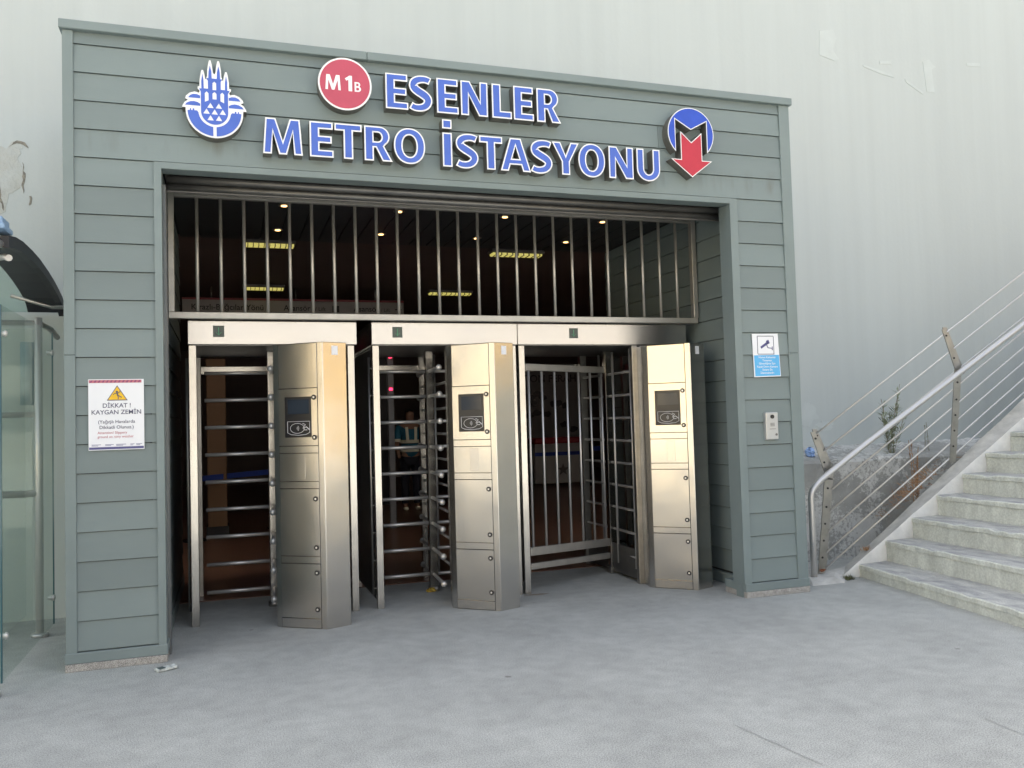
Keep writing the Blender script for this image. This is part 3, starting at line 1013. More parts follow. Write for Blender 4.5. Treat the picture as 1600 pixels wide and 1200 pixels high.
# ------------------------------------------------------------------ turnstiles
def cab_build(ax, ay, root, screen_mat, deg):
    U = Vector((math.cos(R_(deg)), math.sin(R_(deg)), 0))
    NF = Vector((U.y, -U.x, 0))
    A = Vector((ax, ay, 0))
    P = lambda u, n=0.0, z=0.0: A + U * u + NF * n + Vector((0, 0, z))
    W = 0.440
    Mx = P(W)
    Rr = Mx + Vector((0.185, 0.075, 0))
    Rb = Rr + Vector((-0.01, 0.34, 0))
    Ab = A + Vector((0.06, 0.27, 0))
    b = MB()
    H = 2.152
    pl = [P(0, -0.014), P(0.052), P(W - 0.006), P(W, -0.004), Rr, Rb, Ab]
    b.plan([(p.x, p.y) for p in pl], 0.0, H)
    cab = b.build('cabinet', M['steel'], root, 0.0035)
    # panels on the reader face
    u0, u1 = 0.056, 0.388
    def slab(u0, u1, z0, z1, n0, n1, name, m, par, bev=0.0015, inner=None):
        q = MB()
        if inner is None:
            q.obox(P(u0, n0, z0), U * (u1 - u0), NF * (n1 - n0), (0, 0, z1 - z0))
        else:
            a0, a1, c0, c1 = inner
            q.obox(P(u0, n0, z0), U * (u1 - u0), NF * (n1 - n0), (0, 0, c0 - z0))
            q.obox(P(u0, n0, c1), U * (u1 - u0), NF * (n1 - n0), (0, 0, z1 - c1))
            q.obox(P(u0, n0, c0), U * (a0 - u0), NF * (n1 - n0), (0, 0, c1 - c0))
            q.obox(P(a1, n0, c0), U * (u1 - a1), NF * (n1 - n0), (0, 0, c1 - c0))
        return q.build(name, m, par, bev if inner is None else 0)
    slab(u0 - 0.003, u1 + 0.003, 0.004, H - 0.004, 0.0004, 0.0012, 'seam', M['seam'], cab, 0)
    def panel(name, z0, z1, m=M['steel'], bow=0.004, u1_=None):
        return slab(u0, u1_ or u1, z0, z1, 0.0014, 0.0014 + bow, name, m, cab)
    panel('top_panel', 1.8085, 2.146)
    slab(u0, u1, 1.372, 1.8035, 0.0014, 0.0066, 'reader_door', M['steel'], cab, inner=(0.110, 0.338, 1.435, 1.742))
    panel('cover_strip', 1.316, 1.3675)
    panel('slot_panel', 1.102, 1.3125)
    panel('cover_strip', 1.048, 1.0985)
    panel('lower_door', 0.541, 1.0445, bow=0.0052)
    panel('cover_strip', 0.486, 0.537)
    panel('lower_door', 0.078, 0.482, bow=0.0052)
    panel('kick_strip', 0.006, 0.074)
    slab(0.203, 0.277, 1.118, 1.296, 0.0052, 0.0075, 'slot_plate', M['steel_h'], cab)
    # reader: recessed black bezel, sloping screen, card field
    bez = slab(0.111, 0.337, 1.436, 1.741, 0.0013, 0.004, 'reader_bezel', M['black'], cab, 0)
    slab(0.135, 0.318, 1.612, 1.722, 0.0042, 0.006, 'screen', screen_mat, cab, 0.001)
    slab(0.128, 0.325, 1.448, 1.560, 0.0042, 0.0058, 'card_field', M['black'], cab, 0.001)
    q = MB()
    def ln(pts, w=0.0022):
        q.tube([P(p[0], 0.0064, p[1]) for p in pts], w, 4)
    ln([(0.132, 1.555), (0.321, 1.555), (0.321, 1.470), (0.290, 1.456), (0.226, 1.450), (0.162, 1.456), (0.132, 1.470), (0.132, 1.555)])
    ov = [(0.215 + 0.060 * math.cos(a), 1.503 + 0.038 * math.sin(a)) for a in [2 * math.pi * i / 20 for i in range(21)]]
    ln(ov, 0.0018)
    for rr_ in (0.008, 0.016, 0.024):
        ln([(0.205 + rr_ * math.cos(a), 1.503 + rr_ * math.sin(a)) for a in [R_(-50 + 20 * i) for i in range(6)]], 0.0016)
    ln([(0.262, 1.503), (0.285, 1.530), (0.262, 1.540)], 0.003)
    ln([(0.268, 1.500), (0.292, 1.514), (0.318, 1.492)], 0.004)
    ln([(0.270, 1.490), (0.300, 1.490)], 0.003)
    q.build('card_symbol', M['white_print'], cab)
    for z in (1.735, 1.432, 0.970, 0.606, 0.418, 0.146):
        lk = MB()
        c = P(0.362, 0.006, z)
        lk.tube([c, c + NF * 0.007], 0.0195, 14)
        o = lk.build('lock', M['black'], cab)
        l2 = MB()
        l2.tube([c + NF * 0.007, c + NF * 0.010], 0.008, 10)
        l2.build('lock', M['ball'], cab)
    # small white sticker on the side face
    d = (Rr - Mx)
    dn = d.normalized()
    ns = Vector((dn.y, -dn.x, 0))
    st = MB()
    o = Mx + dn * 0.075 + ns * 0.0004 + Vector((0, 0, 2.055))
    st.obox(o, dn * 0.052, ns * 0.0008, (0, 0, 0.070))
    st.build('sticker', M['paper'], cab)
    return cab

def arrow_mark(x, z, y, root):
    b = MB()
    b.box(x - 0.042, x + 0.042, y - 0.003, y + 0.002, z - 0.045, z + 0.045)
    ind = b.build('indicator', M['ind_dark'], root, 0.001)
    b = MB()
    b.box(x - 0.003, x + 0.003, y - 0.0045, y - 0.003, z - 0.028, z + 0.030)
    b.tube([(x - 0.02, y - 0.004, z - 0.008), (x, y - 0.004, z - 0.03), (x + 0.02, y - 0.004, z - 0.008)], 0.0028, 4)
    b.build('arrow_mark', M['ind_green'], ind)

LEVELS = [1.987 - i * (1.987 - 0.152) / 8 for i in range(9)]
def turnstile(label, hx0, hx1, ax, ay, post_r, kind, ind_x, deg):
    root = thing('turnstile' if kind == 'rotor' else 'gate_turnstile', ((hx0 + hx1) / 2, 1.2, 0), label, 'turnstile', 'full height steel turnstiles across the entrance')
    YF = 0.945
    # header beam with visible underside
    b = MB()
    b.box(hx0, hx1, YF, 2.25, 2.18, 2.366)
    b.build('header', M['steel_h'], root, 0.003)
    b = MB()
    b.box(hx0 + 0.03, hx1 - 0.03, YF + 0.02, 2.23, 2.172, 2.1795)
    b.build('header_underside', M['shutter'], root)
    arrow_mark(ind_x, 2.283, YF - 0.001, root)
    # front posts
    xl = hx0 + 0.005
    for x0, x1 in ((xl, xl + 0.055), (post_r - 0.055, post_r)):
        b = MB()
        b.box(x0, x1, YF + 0.004, YF + 0.07, 0, 2.172)
        b.build('post', M['steel'], root, 0.002)
    # side screen behind the right post
    b = MB()
    b.box(post_r - 0.05, post_r - 0.02, YF + 0.08, 2.15, 0.10, 0.16)
    b.box(post_r - 0.05, post_r - 0.02, YF + 0.08, 2.15, 2.02, 2.08)
    for y in (1.12, 1.30, 1.48, 1.66, 1.84, 2.02):
        b.tube([(post_r - 0.035, y, 0.16), (post_r - 0.035, y, 2.02)], 0.012, 7)
    b.build('side_screen', M['steel_dull'], root)
    # left side screen with a dark sheet and bolts
    b = MB()
    b.box(xl + 0.005, xl + 0.02, YF + 0.075, 2.15, 0.06, 2.15)
    sh = b.build('side_sheet', M['shutter'], root, 0.001)
    b = MB()
    b.tube([(xl - 0.018, YF + 0.10, 0.10), (xl - 0.018, YF + 0.10, 2.08)], 0.011, 7)
    for z in LEVELS:
        b.tube([(xl - 0.018, YF + 0.10, z), (xl + 0.006, YF + 0.10, z)], 0.009, 6)
    b.build('side_rod', M['steel_dull'], root)
    for x in (xl, post_r - 0.055):
        b = MB()
        b.box(x, x + 0.055, 2.19, 2.245, 0, 2.172)
        b.build('back_post', M['steel_dull'], root, 0.002)
    b = MB()
    b.box(xl + 0.056, ax + 0.1, 2.20, 2.24, 2.02, 2.09)
    b.build('back_beam', M['steel'], root, 0.002)
    cab_build(ax, ay, root, M['screen'], deg)
    rx, ry = ax + 0.035, 1.50
    if kind == 'rotor':
        b = MB()
        b.box(rx - 0.037, rx + 0.037, ry - 0.037, ry + 0.037, 0.04, 2.172)
        col_ = b.build('rotor_column', M['steel'], root, 0.006)
        b = MB()
        b.tube([(rx, ry, 0.0), (rx, ry, 0.042)], 0.055, 12)
        b.build('pivot', M['steel_dull'], root)
        def arm_mesh(dx, dy, L, z):
            b = MB()
            b.tube([(rx + dx * 0.03, ry + dy * 0.03, z), (rx + dx * L, ry + dy * L, z)], 0.0155, 10)
            return b
        # one arm pointing left, one to the front, one to the right, one to the rear
        for j, (dx, dy, L) in enumerate(((-1, 0.03, 0.545), (-0.06, -1, 0.52), (1, 0.0, 0.50), (0.05, 1, 0.54))):
            base = arm_mesh(dx, dy, L, 0).build('rotor_arm', M['steel_tube'], root)
            if dx == -1:
                for z in LEVELS[1:]:
                    c = base.copy()
                    COL.objects.link(c)
                    c.location.z = z
                base.location.z = LEVELS[0]
                continue
            kb = MB()
            e = (rx + dx * (L + 0.006), ry + dy * (L + 0.006), 0)
            kb.ball(e, 0.027, 12, 8)
            kn = kb.build('arm_knob', M['ball'], base)
            base.location.z += LEVELS[0]
            for z in LEVELS[1:]:
                c = base.copy()
                COL.objects.link(c)
                c.location.z = z
                k2 = kn.copy()
                COL.objects.link(k2)
                k2.parent = c
    # barrier between column line and cabinet: rods and half-level bars
    bx = ax + (0.115 if kind == 'rotor' else 0.02)
    y0, y1 = (ay + 0.26, 2.19) if kind == 'rotor' else (ay + 0.22, 1.52)
    comb_z = [z - 0.115 for z in LEVELS[:-1]] if kind == 'rotor' else [1.94 - i * 0.215 for i in range(9)]
    for y in ([1.02, 1.62, 1.95] if kind == 'rotor' else [1.02, 1.40]):
        b = MB()
        b.tube([(bx, y, 0.12), (bx, y, 2.15)], 0.0125, 8)
        b.build('barrier_rod', M['steel_tube'], root)
    if kind == 'rotor':
        for z in comb_z:
            b = MB()
            b.tube([(bx, y0, z), (bx + 0.03, (y0 + y1) / 2, z), (bx, y1, z)], 0.0125, 8)
            b.build('barrier_bar', M['steel_tube'], root)
        # rear comb post with studs
        b = MB()
        b.box(bx - 0.035, bx + 0.035, 2.12, 2.19, 0.0, 2.172)
        cp = b.build('comb_post', M['steel'], root, 0.003)
        for z in comb_z:
            b = MB()
            b.tube([(bx - 0.005, 2.13, z), (bx - 0.005, 2.06, z)], 0.012, 8)
            b.build('stud', M['steel_dull'], cp)
    else:
        px, py = ax + 0.035, 1.56
        b = MB()
        b.box(px - 0.034, px + 0.034, py - 0.034, py + 0.034, 0.0, 2.172)
        b.build('lock_post', M['steel'], root, 0.004)
        b = MB()
        b.box(px - 0.05, px + 0.06, py - 0.05, py + 0.04, 0.0, 0.06)
        b.box(px + 0.035, px + 0.085, py - 0.03, py + 0.03, 0.06, 0.14)
        b.build('lock_foot', M['steel_dull'], root, 0.003)
        for z in comb_z:
            b = MB()
            b.tube([(bx, y0, z), (bx + 0.012, (y0 + y1) / 2, z), (bx + 0.02, y1, z)], 0.0125, 8)
            b.build('barrier_bar', M['steel_tube'], root)
        b = MB()
        b.box(bx - 0.025, bx + 0.03, y0 - 0.045, y0 + 0.01, 0.0, 2.172)
        b.build('cage_post', M['steel_dull'], root, 0.003)
        b = MB()
        b.box(bx - 0.004, bx + 0.006, y0 + 0.011, y1, 0.03, 0.30)
        b.build('kick_plate', M['shutter'], root, 0.001)
        # rear half of the cage
        b = MB()
        b.box(bx - 0.03, bx + 0.04, 2.12, 2.18, 0.0, 2.172)
        b.build('comb_post', M['steel_dull'], root, 0.003)
        b = MB()
        b.tube([(bx + 0.02, 1.76, 0.2), (bx + 0.02, 1.76, 2.15)], 0.0125, 8)
        b.build('barrier_rod', M['steel_tube'], root)
        for z in comb_z:
            b = MB()
            b.tube([(bx + 0.005, 2.12, z), (bx + 0.02, 1.60, z)], 0.0125, 8)
            b.build('barrier_bar', M['steel_tube'], root)
        b = MB()
        b.box(bx - 0.002, bx + 0.008, 1.60, 2.12, 0.03, 0.26)
        b.build('kick_plate', M['shutter'], root, 0.001)
        # swing gate standing ajar
        h = Vector((hx0 + 0.068, 0.985, 0))
        e = Vector((px - 0.045, py - 0.01, 0))
        d = (e - h)
        L = d.length
        d.normalize()
        nn = Vector((-d.y, d.x, 0))
        for z0, z1 in ((1.955, 2.015), (0.325, 0.398), (0.205, 0.258)):
            q = MB()
            sag = Vector((0, 0, -0.06 if z0 < 1 else 0.0))
            q.obox(h + Vector((0, 0, z0)) - nn * 0.018, d * L + sag, nn * 0.036, (0, 0, z1 - z0))
            gate = q.build('gate_rail', M['grille'], root, 0.003)
        for i in range(7):
            u = 0.05 + (L - 0.09) * i / 6.0
            q = MB()
            p0 = h + d * u
            q.tube([p0 + Vector((0, 0, 0.39 - 0.06 * u / L)), p0 + Vector((0, 0, 1.96))], 0.0115, 8)
            q.build('gate_bar', M['steel_tube'], root)
    return root

turnstile('left steel turnstile with horizontal arms, standing next to the left plank wall', 0.700, 2.008, 1.314, 0.675, 1.985, 'rotor', 0.928, -35.5)
turnstile('middle steel turnstile, between the left turnstile and the barred gate', 2.130, 3.411, 2.700, 0.715, 3.395, 'rotor', 2.348, -41.0)
turnstile('right steel turnstile with an ajar gate of vertical bars instead of arms', 3.4155, 5.092, 4.515, 0.745, 5.085, 'gate', 3.948, -43.5)

# ------------------------------------------------------------------ notices and intercom
t = thing('warning_notice', (0.29, 0, 1.40), 'white slippery floor notice with yellow triangle on the left pillar', 'notice')
b = MB()
x0, x1, z0, z1 = 0.127, 0.460, 1.400, 1.862
b.box(x0, x1, -0.006, -0.0035, z0, z1)
b.build('sheet', M['paper'], t)
b = MB()
b.box(x0 + 0.004, x1 - 0.014, -0.0072, -0.0062, 1.838, 1.857)
b.build('top_band', M['ink_red'], t)
b = MB()
for i in range(13):
    xx = x0 + 0.008 + i * 0.024
    b.add([(xx, -0.0078, 1.839), (xx + 0.010, -0.0078, 1.839), (xx + 0.019, -0.0078, 1.856), (xx + 0.009, -0.0078, 1.856)], [(0, 1, 2, 3)])
b.build('band_stripe', M['ink_purple'], t)
b = MB()
b.add([(0.236, -0.0072, 1.722), (0.362, -0.0072, 1.722), (0.299, -0.0072, 1.822)], [(0, 1, 2)])
b.build('triangle_rim', M['ink'], t)
b = MB()
b.add([(0.245, -0.0078, 1.7275), (0.353, -0.0078, 1.7275), (0.299, -0.0078, 1.813)], [(0, 1, 2)])
b.build('triangle_field', M['yellow'], t)
b = MB()
b.ball((0.297, -0.0085, 1.779), 0.007, 8, 5, sc=(1, .15, 1))
for pts, wd in (([(0.297, 1.772), (0.302, 1.755)], 0.0055), ([(0.298, 1.770), (0.283, 1.768), (0.275, 1.758)], 0.003), ([(0.299, 1.769), (0.309, 1.774), (0.318, 1.783)], 0.003),
                ([(0.301, 1.757), (0.314, 1.750), (0.326, 1.742)], 0.0035), ([(0.301, 1.757), (0.306, 1.742), (0.304, 1.730)], 0.0035)):
    b.tube([(p[0], -0.0085, p[1]) for p in pts], wd * 0.8, 5)
b.build('falling_figure', M['ink'], t)
b = MB()
yy = -0.0072
add_text(b, 'DİKKAT !', 0.296, yy, 1.676, 0.040, 0.012)
add_text(b, 'KAYGAN ZEMİN', 0.294, yy, 1.633, 0.040, 0.012)
add_text(b, '(Yağışlı Havalarda', 0.294, yy, 1.574, 0.030, 0.010)
add_text(b, 'Dikkatli Olunuz.)', 0.294, yy, 1.538, 0.030, 0.010)
b.build('black_lettering', M['ink'], t)
b = MB()
add_text(b, 'Attention! Slippery', 0.180, yy, 1.505, 0.023, 0.006, 'LEFT')
add_text(b, 'ground on rainy weather', 0.180, yy, 1.479, 0.023, 0.004, 'LEFT', xs=0.93)
b.build('red_lettering', M['ink_red'], t)
b = MB()
b.box(x0 + 0.003, x1 - 0.004, -0.0072, -0.0062, 1.405, 1.420)
for x, wdt in ((0.145, 0.055), (0.225, 0.05), (0.29, 0.06), (0.375, 0.025), (0.41, 0.035)):
    for q in range(2):
        b.box(x, x + wdt * (1 if q else 0.7), -0.0072, -0.0064, 1.427 + q * 0.007, 1.430 + q * 0.007)
b.build('footer', M['ink_navy'], t)

t = thing('camera_notice', (5.30, 0, 1.82), 'white and blue camera surveillance notice on the right pillar', 'notice')
b = MB()
b.add([(5.166, -0.005, 2.183), (5.421, -0.005, 2.187), (5.437, -0.005, 1.824), (5.174, -0.005, 1.818), (5.166, -0.002, 2.183), (5.421, -0.002, 2.187), (5.437, -0.002, 1.824), (5.174, -0.002, 1.818)],
      [(0, 1, 2, 3), (4, 7, 6, 5), (0, 4, 5, 1), (1, 5, 6, 2), (2, 6, 7, 3), (3, 7, 4, 0)])
b.build('sheet', M['paper'], t)
b = MB()
for a in ((5.214, 5.375, 2.162, 2.167), (5.218, 5.379, 2.010, 2.015), (5.214, 5.219, 2.015, 2.162), (5.373, 5.378, 2.015, 2.162)):
    b.box(a[0], a[1], -0.0065, -0.0055, a[2], a[3])
b.build('picture_frame', M['ink'], t)
b = MB()
def quad(pts, y=-0.0063):
    b.add([(p[0], y, p[1]) for p in pts], [tuple(range(len(pts)))])
quad([(5.243, 2.075), (5.312, 2.118), (5.322, 2.100), (5.253, 2.058)])
quad([(5.300, 2.124), (5.325, 2.134), (5.338, 2.105), (5.312, 2.094)])
b.tube([(5.305, -0.006, 2.094), (5.318, -0.006, 2.066), (5.362, -0.006, 2.062)], 0.0035, 5)
b.tube([(5.361, -0.006, 2.078), (5.361, -0.006, 2.046)], 0.0035, 5)
b.build('camera_picture', M['ink_navy'], t)
b = MB()
b.add([(5.178, -0.0063, 2.002), (5.424, -0.0063, 2.006), (5.431, -0.0063, 1.832), (5.184, -0.0063, 1.826)], [(0, 3, 2, 1)])
b.build('blue_field', M['sky_blue'], t)
b = MB()
for i, s_ in enumerate(('Hizmet Kalitemizi', 'Tamamen', 'Güvenliğiniz İçin', 'Kapalı Devre Kamera', 'Sistemi İle', 'İzlenmektedir.')):
    add_text(b, s_, 5.304, -0.007, 1.978 - i * 0.0262, 0.0235, 0.008)
b.build('white_lettering', M['sign_white'], t)

t = thing('intercom', (5.31, 0, 1.29), 'slim silver door intercom panel mounted on the right pillar', 'intercom')
b = MB()
b.box(5.252, 5.372, -0.032, 0.012, 1.292, 1.522)
b.build('intercom_body', mat('silver_plastic', (0.50, 0.51, 0.51), 0.38, 0.5), t, 0.006)
b = MB()
b.tube([(5.312, -0.033, 1.485), (5.312, -0.040, 1.485)], 0.017, 14)
b.build('camera_eye', M['black'], t)
b = MB()
for i in range(3):
    b.box(5.292, 5.335, -0.0335, -0.0315, 1.405 + i * 0.011, 1.410 + i * 0.011)
b.build('speaker_slots', M['hall_grey'], t)
b = MB()
b.box(5.284, 5.345, -0.0335, -0.0315, 1.380, 1.384)
b.tube([(5.348, -0.032, 1.335), (5.348, -0.036, 1.335)], 0.010, 10)
b.build('call_button', M['hall_grey'], t)

# ------------------------------------------------------------------ stairs
stairs = thing('staircase', (7.5, -1.5, 0), 'wide worn grey-green concrete stairs climbing to the right', 'stairs')
nz = [0.116, 0.307, 0.498, 0.69, 0.88, 1.07, 1.262] + [1.262 + 0.19 * i for i in range(1, 8)]
nx = [6.43, 6.745, 7.055, 7.37, 7.685, 7.995, 8.31] + [8.31 + 0.315 * i for i in range(1, 9)]
sk = [0.165, 0.105, 0.065, 0.05, 0.045, 0.04, 0.04] + [0.04] * 9
YL, YR = 0.322, -4.2
rs = random.Random(9)
def wob(x, y, s_, i):
    return x - s_ * (YL - y) + 0.004 * math.sin(y * 9 + i * 3)
N = len(nz)
for i in range(N):
    z0 = 0.0 if i == 0 else nz[i - 1] - 0.03
    zt = nz[i]
    b = MB()
    K = 24
    # riser block
    vs, fs = [], []
    for k in range(K + 1):
        y = YL + (YR - YL) * k / K
        x = wob(nx[i], y, sk[i], i) + 0.006
        xe = wob(nx[min(i + 1, len(nx) - 1)], y, sk[i + 1], i) + 0.06
        vs += [(x, y, z0), (x, y, zt - 0.046), (xe, y, zt - 0.046), (xe, y, z0)]
    for k in range(K):
        for j in range(4):
            fs.append((k * 4 + j, k * 4 + (j + 1) % 4, (k + 1) * 4 + (j + 1) % 4, (k + 1) * 4 + j))
    fs += [(0, 1, 2, 3), tuple(K * 4 + j for j in (3, 2, 1, 0))]
    b.add(vs, fs)
    st = b.build('step', M['step_paint'], stairs)
    # tread slab with a worn, slightly uneven nosing
    b = MB()
    K = 60
    vs, fs = [], []
    for k in range(K + 1):
        y = YL + (YR - YL) * k / K
        x = wob(nx[i], y, sk[i], i) - 0.004 + rs.uniform(-0.004, 0.004) + (rs.uniform(0.01, 0.02) if rs.random() < 0.09 else 0)
        xe = wob(nx[min(i + 1, len(nx) - 1)], y, sk[i + 1], i) + 0.055
        e = rs.uniform(-0.004, 0.002) - (rs.uniform(0.006, 0.014) if rs.random() < 0.10 else 0)
        vs += [(x, y, zt - 0.043 + rs.uniform(-.003, .001)), (x + 0.001, y, zt - 0.008 + e), (x + 0.010, y, zt + e), (xe, y, zt + 0.004), (xe, y, zt - 0.043)]
    for k in range(K):
        for j in range(5):
            fs.append((k * 5 + j, k * 5 + (j + 1) % 5, (k + 1) * 5 + (j + 1) % 5, (k + 1) * 5 + j))
    fs += [(0, 1, 2, 3, 4), tuple(K * 5 + j for j in (4, 3, 2, 1, 0))]
    b.add(vs, fs)
    for fi in range(len(b.f)):
        b.mi[fi] = 1 if fi < K * 5 and fi % 5 == 2 else 0
    b.build('tread_slab', [M['step_paint'], M['step_top']], st)
b = MB()
xe = nx[-1]
b.box(xe, xe + 6, YR, YL, 0, nz[-1] + 0.19)
b.build('landing', M['step_top'], stairs)
# curb beside the wall
b = MB()
xs = [6.10 + 0.16 * i for i in range(31)]
vs, fs = [], []
for i, x in enumerate(xs):
    zf = max(0.035, 0.150 + 0.606 * (x - 6.45)) + rs.uniform(-0.004, 0.004)
    xb = x
    zb = max(0.05, 0.315 + 0.660 * (xb - 6.80)) + rs.uniform(-0.005, 0.005)
    vs += [(x, 0.325, 0.0), (x, 0.325, zf), (xb, 0.50, zb), (xb, 0.50, -0.0)]
for i in range(len(xs) - 1):
    for j in range(3):
        fs.append((i * 4 + j, (i + 1) * 4 + j, (i + 1) * 4 + j + 1, i * 4 + j + 1))
fs += [(0, 1, 2, 3), tuple((len(xs) - 1) * 4 + j for j in (3, 2, 1, 0))]
b.add(vs, fs)
for fi in range(len(b.f)):
    b.mi[fi] = 1 if fi % 3 == 1 and fi < 3 * (len(xs) - 1) else 0
b.build('curb', [M['curb_white'], M['curb_top']], stairs)
b = MB()
b.add([(5.80, 0.16, 0), (6.13, 0.16, 0), (6.30, 0.33, 0), (6.30, 0.62, 0), (5.80, 0.62, 0), (5.84, 0.24, 0.03), (6.08, 0.24, 0.045), (6.20, 0.36, 0.055), (6.20, 0.60, 0.06), (5.84, 0.60, 0.05)],
      [(4, 3, 2, 1, 0), (5, 6, 7, 8, 9), (0, 1, 6, 5), (1, 2, 7, 6), (2, 3, 8, 7), (3, 4, 9, 8), (4, 0, 5, 9)])
b.build('curb_foot', M['curb_top'], stairs)

# ------------------------------------------------------------------ handrail
hr = thing('handrail', (6.1, 0.42, 0), 'steel stair handrail with a thick tube, thin bars and bent posts', 'handrail')
b = MB()
hs = (2.335 - 0.945) / (8.585 - 6.11)
pth = [(5.945, 0.33, 0.0), (5.945, 0.33, 0.40), (5.945, 0.33, 0.745), (5.952, 0.33, 0.785), (5.972, 0.33, 0.822), (6.005, 0.33, 0.855), (6.05, 0.33, 0.905 - 0.012)]
for i in range(1, 9):
    x = 6.05 + i * 0.5
    pth.append((x, 0.33, 0.945 + hs * (x - 6.11)))
b.tube(pth, 0.0275, 14)
b.build('handrail_tube', M['steel_tube'], hr)
def rail_post(x, zb, dx=0.0, plates=(0.40, 0.435)):
    kz = zb + 0.84
    kx = x + 0.125
    tx, tz = kx - 0.15, kz + 0.40
    w_ = 0.036
    for j, y in enumerate(plates):
        b = MB()
        pl = [(x - w_, zb - 0.05), (x + w_, zb - 0.05), (kx + w_, kz - 0.02), (kx + w_ + 0.006, kz + 0.03), (tx + w_ * 0.7, tz), (tx - w_ * 0.7, tz), (kx - w_ - 0.004, kz + 0.02)]
        lp = orient([[(p[0], p[1]) for p in pl]])
        off = 0.045 * j
        b.loops([[(p[0] + off, p[1] + off * 0.55) for p in lp[0]]], y - 0.004, y + 0.004)
        b.loops([[(p[0] + off, p[1] + off * 0.55) for p in lp[0]]], y + 0.004, y - 0.004, front_only=True)
        p_ = b.build('rail_post', M['steel_dull'], hr)
        b = MB()
        for f in (0.12, 0.30, 0.48, 0.66, 0.86):
            cx_, cz_ = x + 0.125 * f + off, zb + 0.84 * f + off * 0.55
            b.tube([(cx_, y - 0.004, cz_), (cx_, y - 0.009, cz_)], 0.010, 8)
        for f in (0.3, 0.85):
            cx_, cz_ = kx + (tx - kx) * f + off, kz + 0.40 * f + off * 0.55
            b.tube([(cx_, y - 0.004, cz_), (cx_, y - 0.009, cz_)], 0.010, 8)
        b.build('bolt', M['black'], p_)
    b = MB()
    b.tube([(kx, 0.43, kz - 0.03), (kx, 0.33, kz - 0.03)], 0.010, 8)
    b.build('rail_bracket', M['steel_dull'], hr)
rail_post(6.075, 0.09)
rail_post(7.655, 1.04)
rail_post(9.30, 2.03)
for (x0, z0_, x1, z1_) in ((6.06, 1.29, 7.68, 2.255), (6.14, 1.13, 7.74, 2.085), (6.21, 0.955, 7.80, 1.89), (6.18, 0.76, 7.75, 1.71), (6.17, 0.575, 7.71, 1.52), (6.14, 0.39, 7.66, 1.335), (6.12, 0.21, 7.63, 1.155), (6.14, 0.088, 7.60, 1.00)):
    k = (z1_ - z0_) / (x1 - x0)
    b = MB()
    xe = x1 + 2.6
    b.tube([(x0, 0.415, z0_), (xe, 0.415, z0_ + k * (xe - x0))], 0.0085, 8)
    b.build('rail_bar', M['steel_tube'], hr)

# ------------------------------------------------------------------ unseen sunlit buildings, added for the steel and glass to reflect
def building(x0, x1, y, h, m, label, nx_, nz_):
    t = thing('reflection_building', ((x0 + x1) / 2, y, 0), label, 'building', 'unseen buildings added behind the viewer for reflections')
    b = MB()
    b.box(x0, x1, y - 12, y, 0, h)
    b.build('wall', m, t)
    b = MB()
    b.box(x0 - 0.3, x1 + 0.3, y - 12.3, y + 0.4, h, h + 0.5)
    b.build('roof', M['granite'], t)
    dx, dz = (x1 - x0) / nx_, (h - 1.0) / nz_
    b = MB()
    b.box(-0.7, 0.7, 0.0, 0.06, -0.8, 0.8)
    b.box(-0.85, 0.85, 0.0, 0.18, -0.95, -0.8)
    w0 = b.build('window', M['hall_dark'], t)
    first = True
    for i in range(nx_):
        for k in range(nz_):
            c = w0 if first else w0.copy()
            if not first:
                COL.objects.link(c)
            first = False
            c.location = (x0 + dx * (i + 0.5), y, 1.0 + dz * (k + 0.5))
M['cream'] = mat('cream_render', (0.50, 0.41, 0.25), 0.85, var=0.05, vscale=0.4)
M['pale'] = mat('pale_render', (0.265, 0.255, 0.235), 0.85, var=0.05, vscale=0.4)
M['ochre'] = mat('ochre_render', (0.42, 0.29, 0.12), 0.85, var=0.05, vscale=0.4)
building(-60, -27, -28, 17, M['cream'], 'unseen cream apartment block added across the square, mirrored in the reader faces of the cabinets', 6, 5)
building(-25, -8, -42, 15, M['pale'], 'unseen pale apartment block added across the square, mirrored in the steel headers', 6, 4)
building(-6, 20, -44, 13, M['pale'], 'unseen low pale apartment block added straight across the square, mirrored in the steel headers', 7, 4)
building(22, 38, -47, 16, M['pale'], 'unseen pale apartment block added beyond the right corner of the square, mirrored in the right header', 5, 4)
t = thing('reflection_building', (46, -20, 0), 'unseen ochre apartment block added at the right end of the square, mirrored in the cabinet sides', 'building', 'unseen buildings added behind the viewer for reflections')  # added out of view to give the cabinet sides a warm reflection
b = MB()
b.box(40, 52, -44, -9, 0, 14)
b.build('wall', M['ochre'], t)
b = MB()
b.box(39.6, 52.4, -44.4, -8.6, 14, 14.5)
b.build('roof', M['granite'], t)
b = MB()
b.box(-0.06, 0.0, -0.7, 0.7, -0.8, 0.8)
b.box(-0.18, 0.0, -0.85, 0.85, -0.95, -0.8)
w0 = b.build('window', M['hall_dark'], t)
for i in range(7):
    for k in range(4):
        c = w0 if (i, k) == (0, 0) else w0.copy()
        if (i, k) != (0, 0):
            COL.objects.link(c)
        c.location = (40, -41.5 + 5 * i, 3.2 + 3.1 * k)

M['rust'] = mat('rust_stain', (0.27, 0.235, 0.19), 0.9, var=0.25, vscale=25)
b = MB()
lp = jag(blob(3.50, 0.90, 0.10, 0.035, 14, 2, 0.6), 0.006, 5)
b.add([(p[0], p[1], 0.0035) for p in lp], [tuple(range(len(lp)))])
tag(b.build('rust_stain', M['rust']), 'brown rust stain on the ground at the foot of the gate post', None, kind='structure')

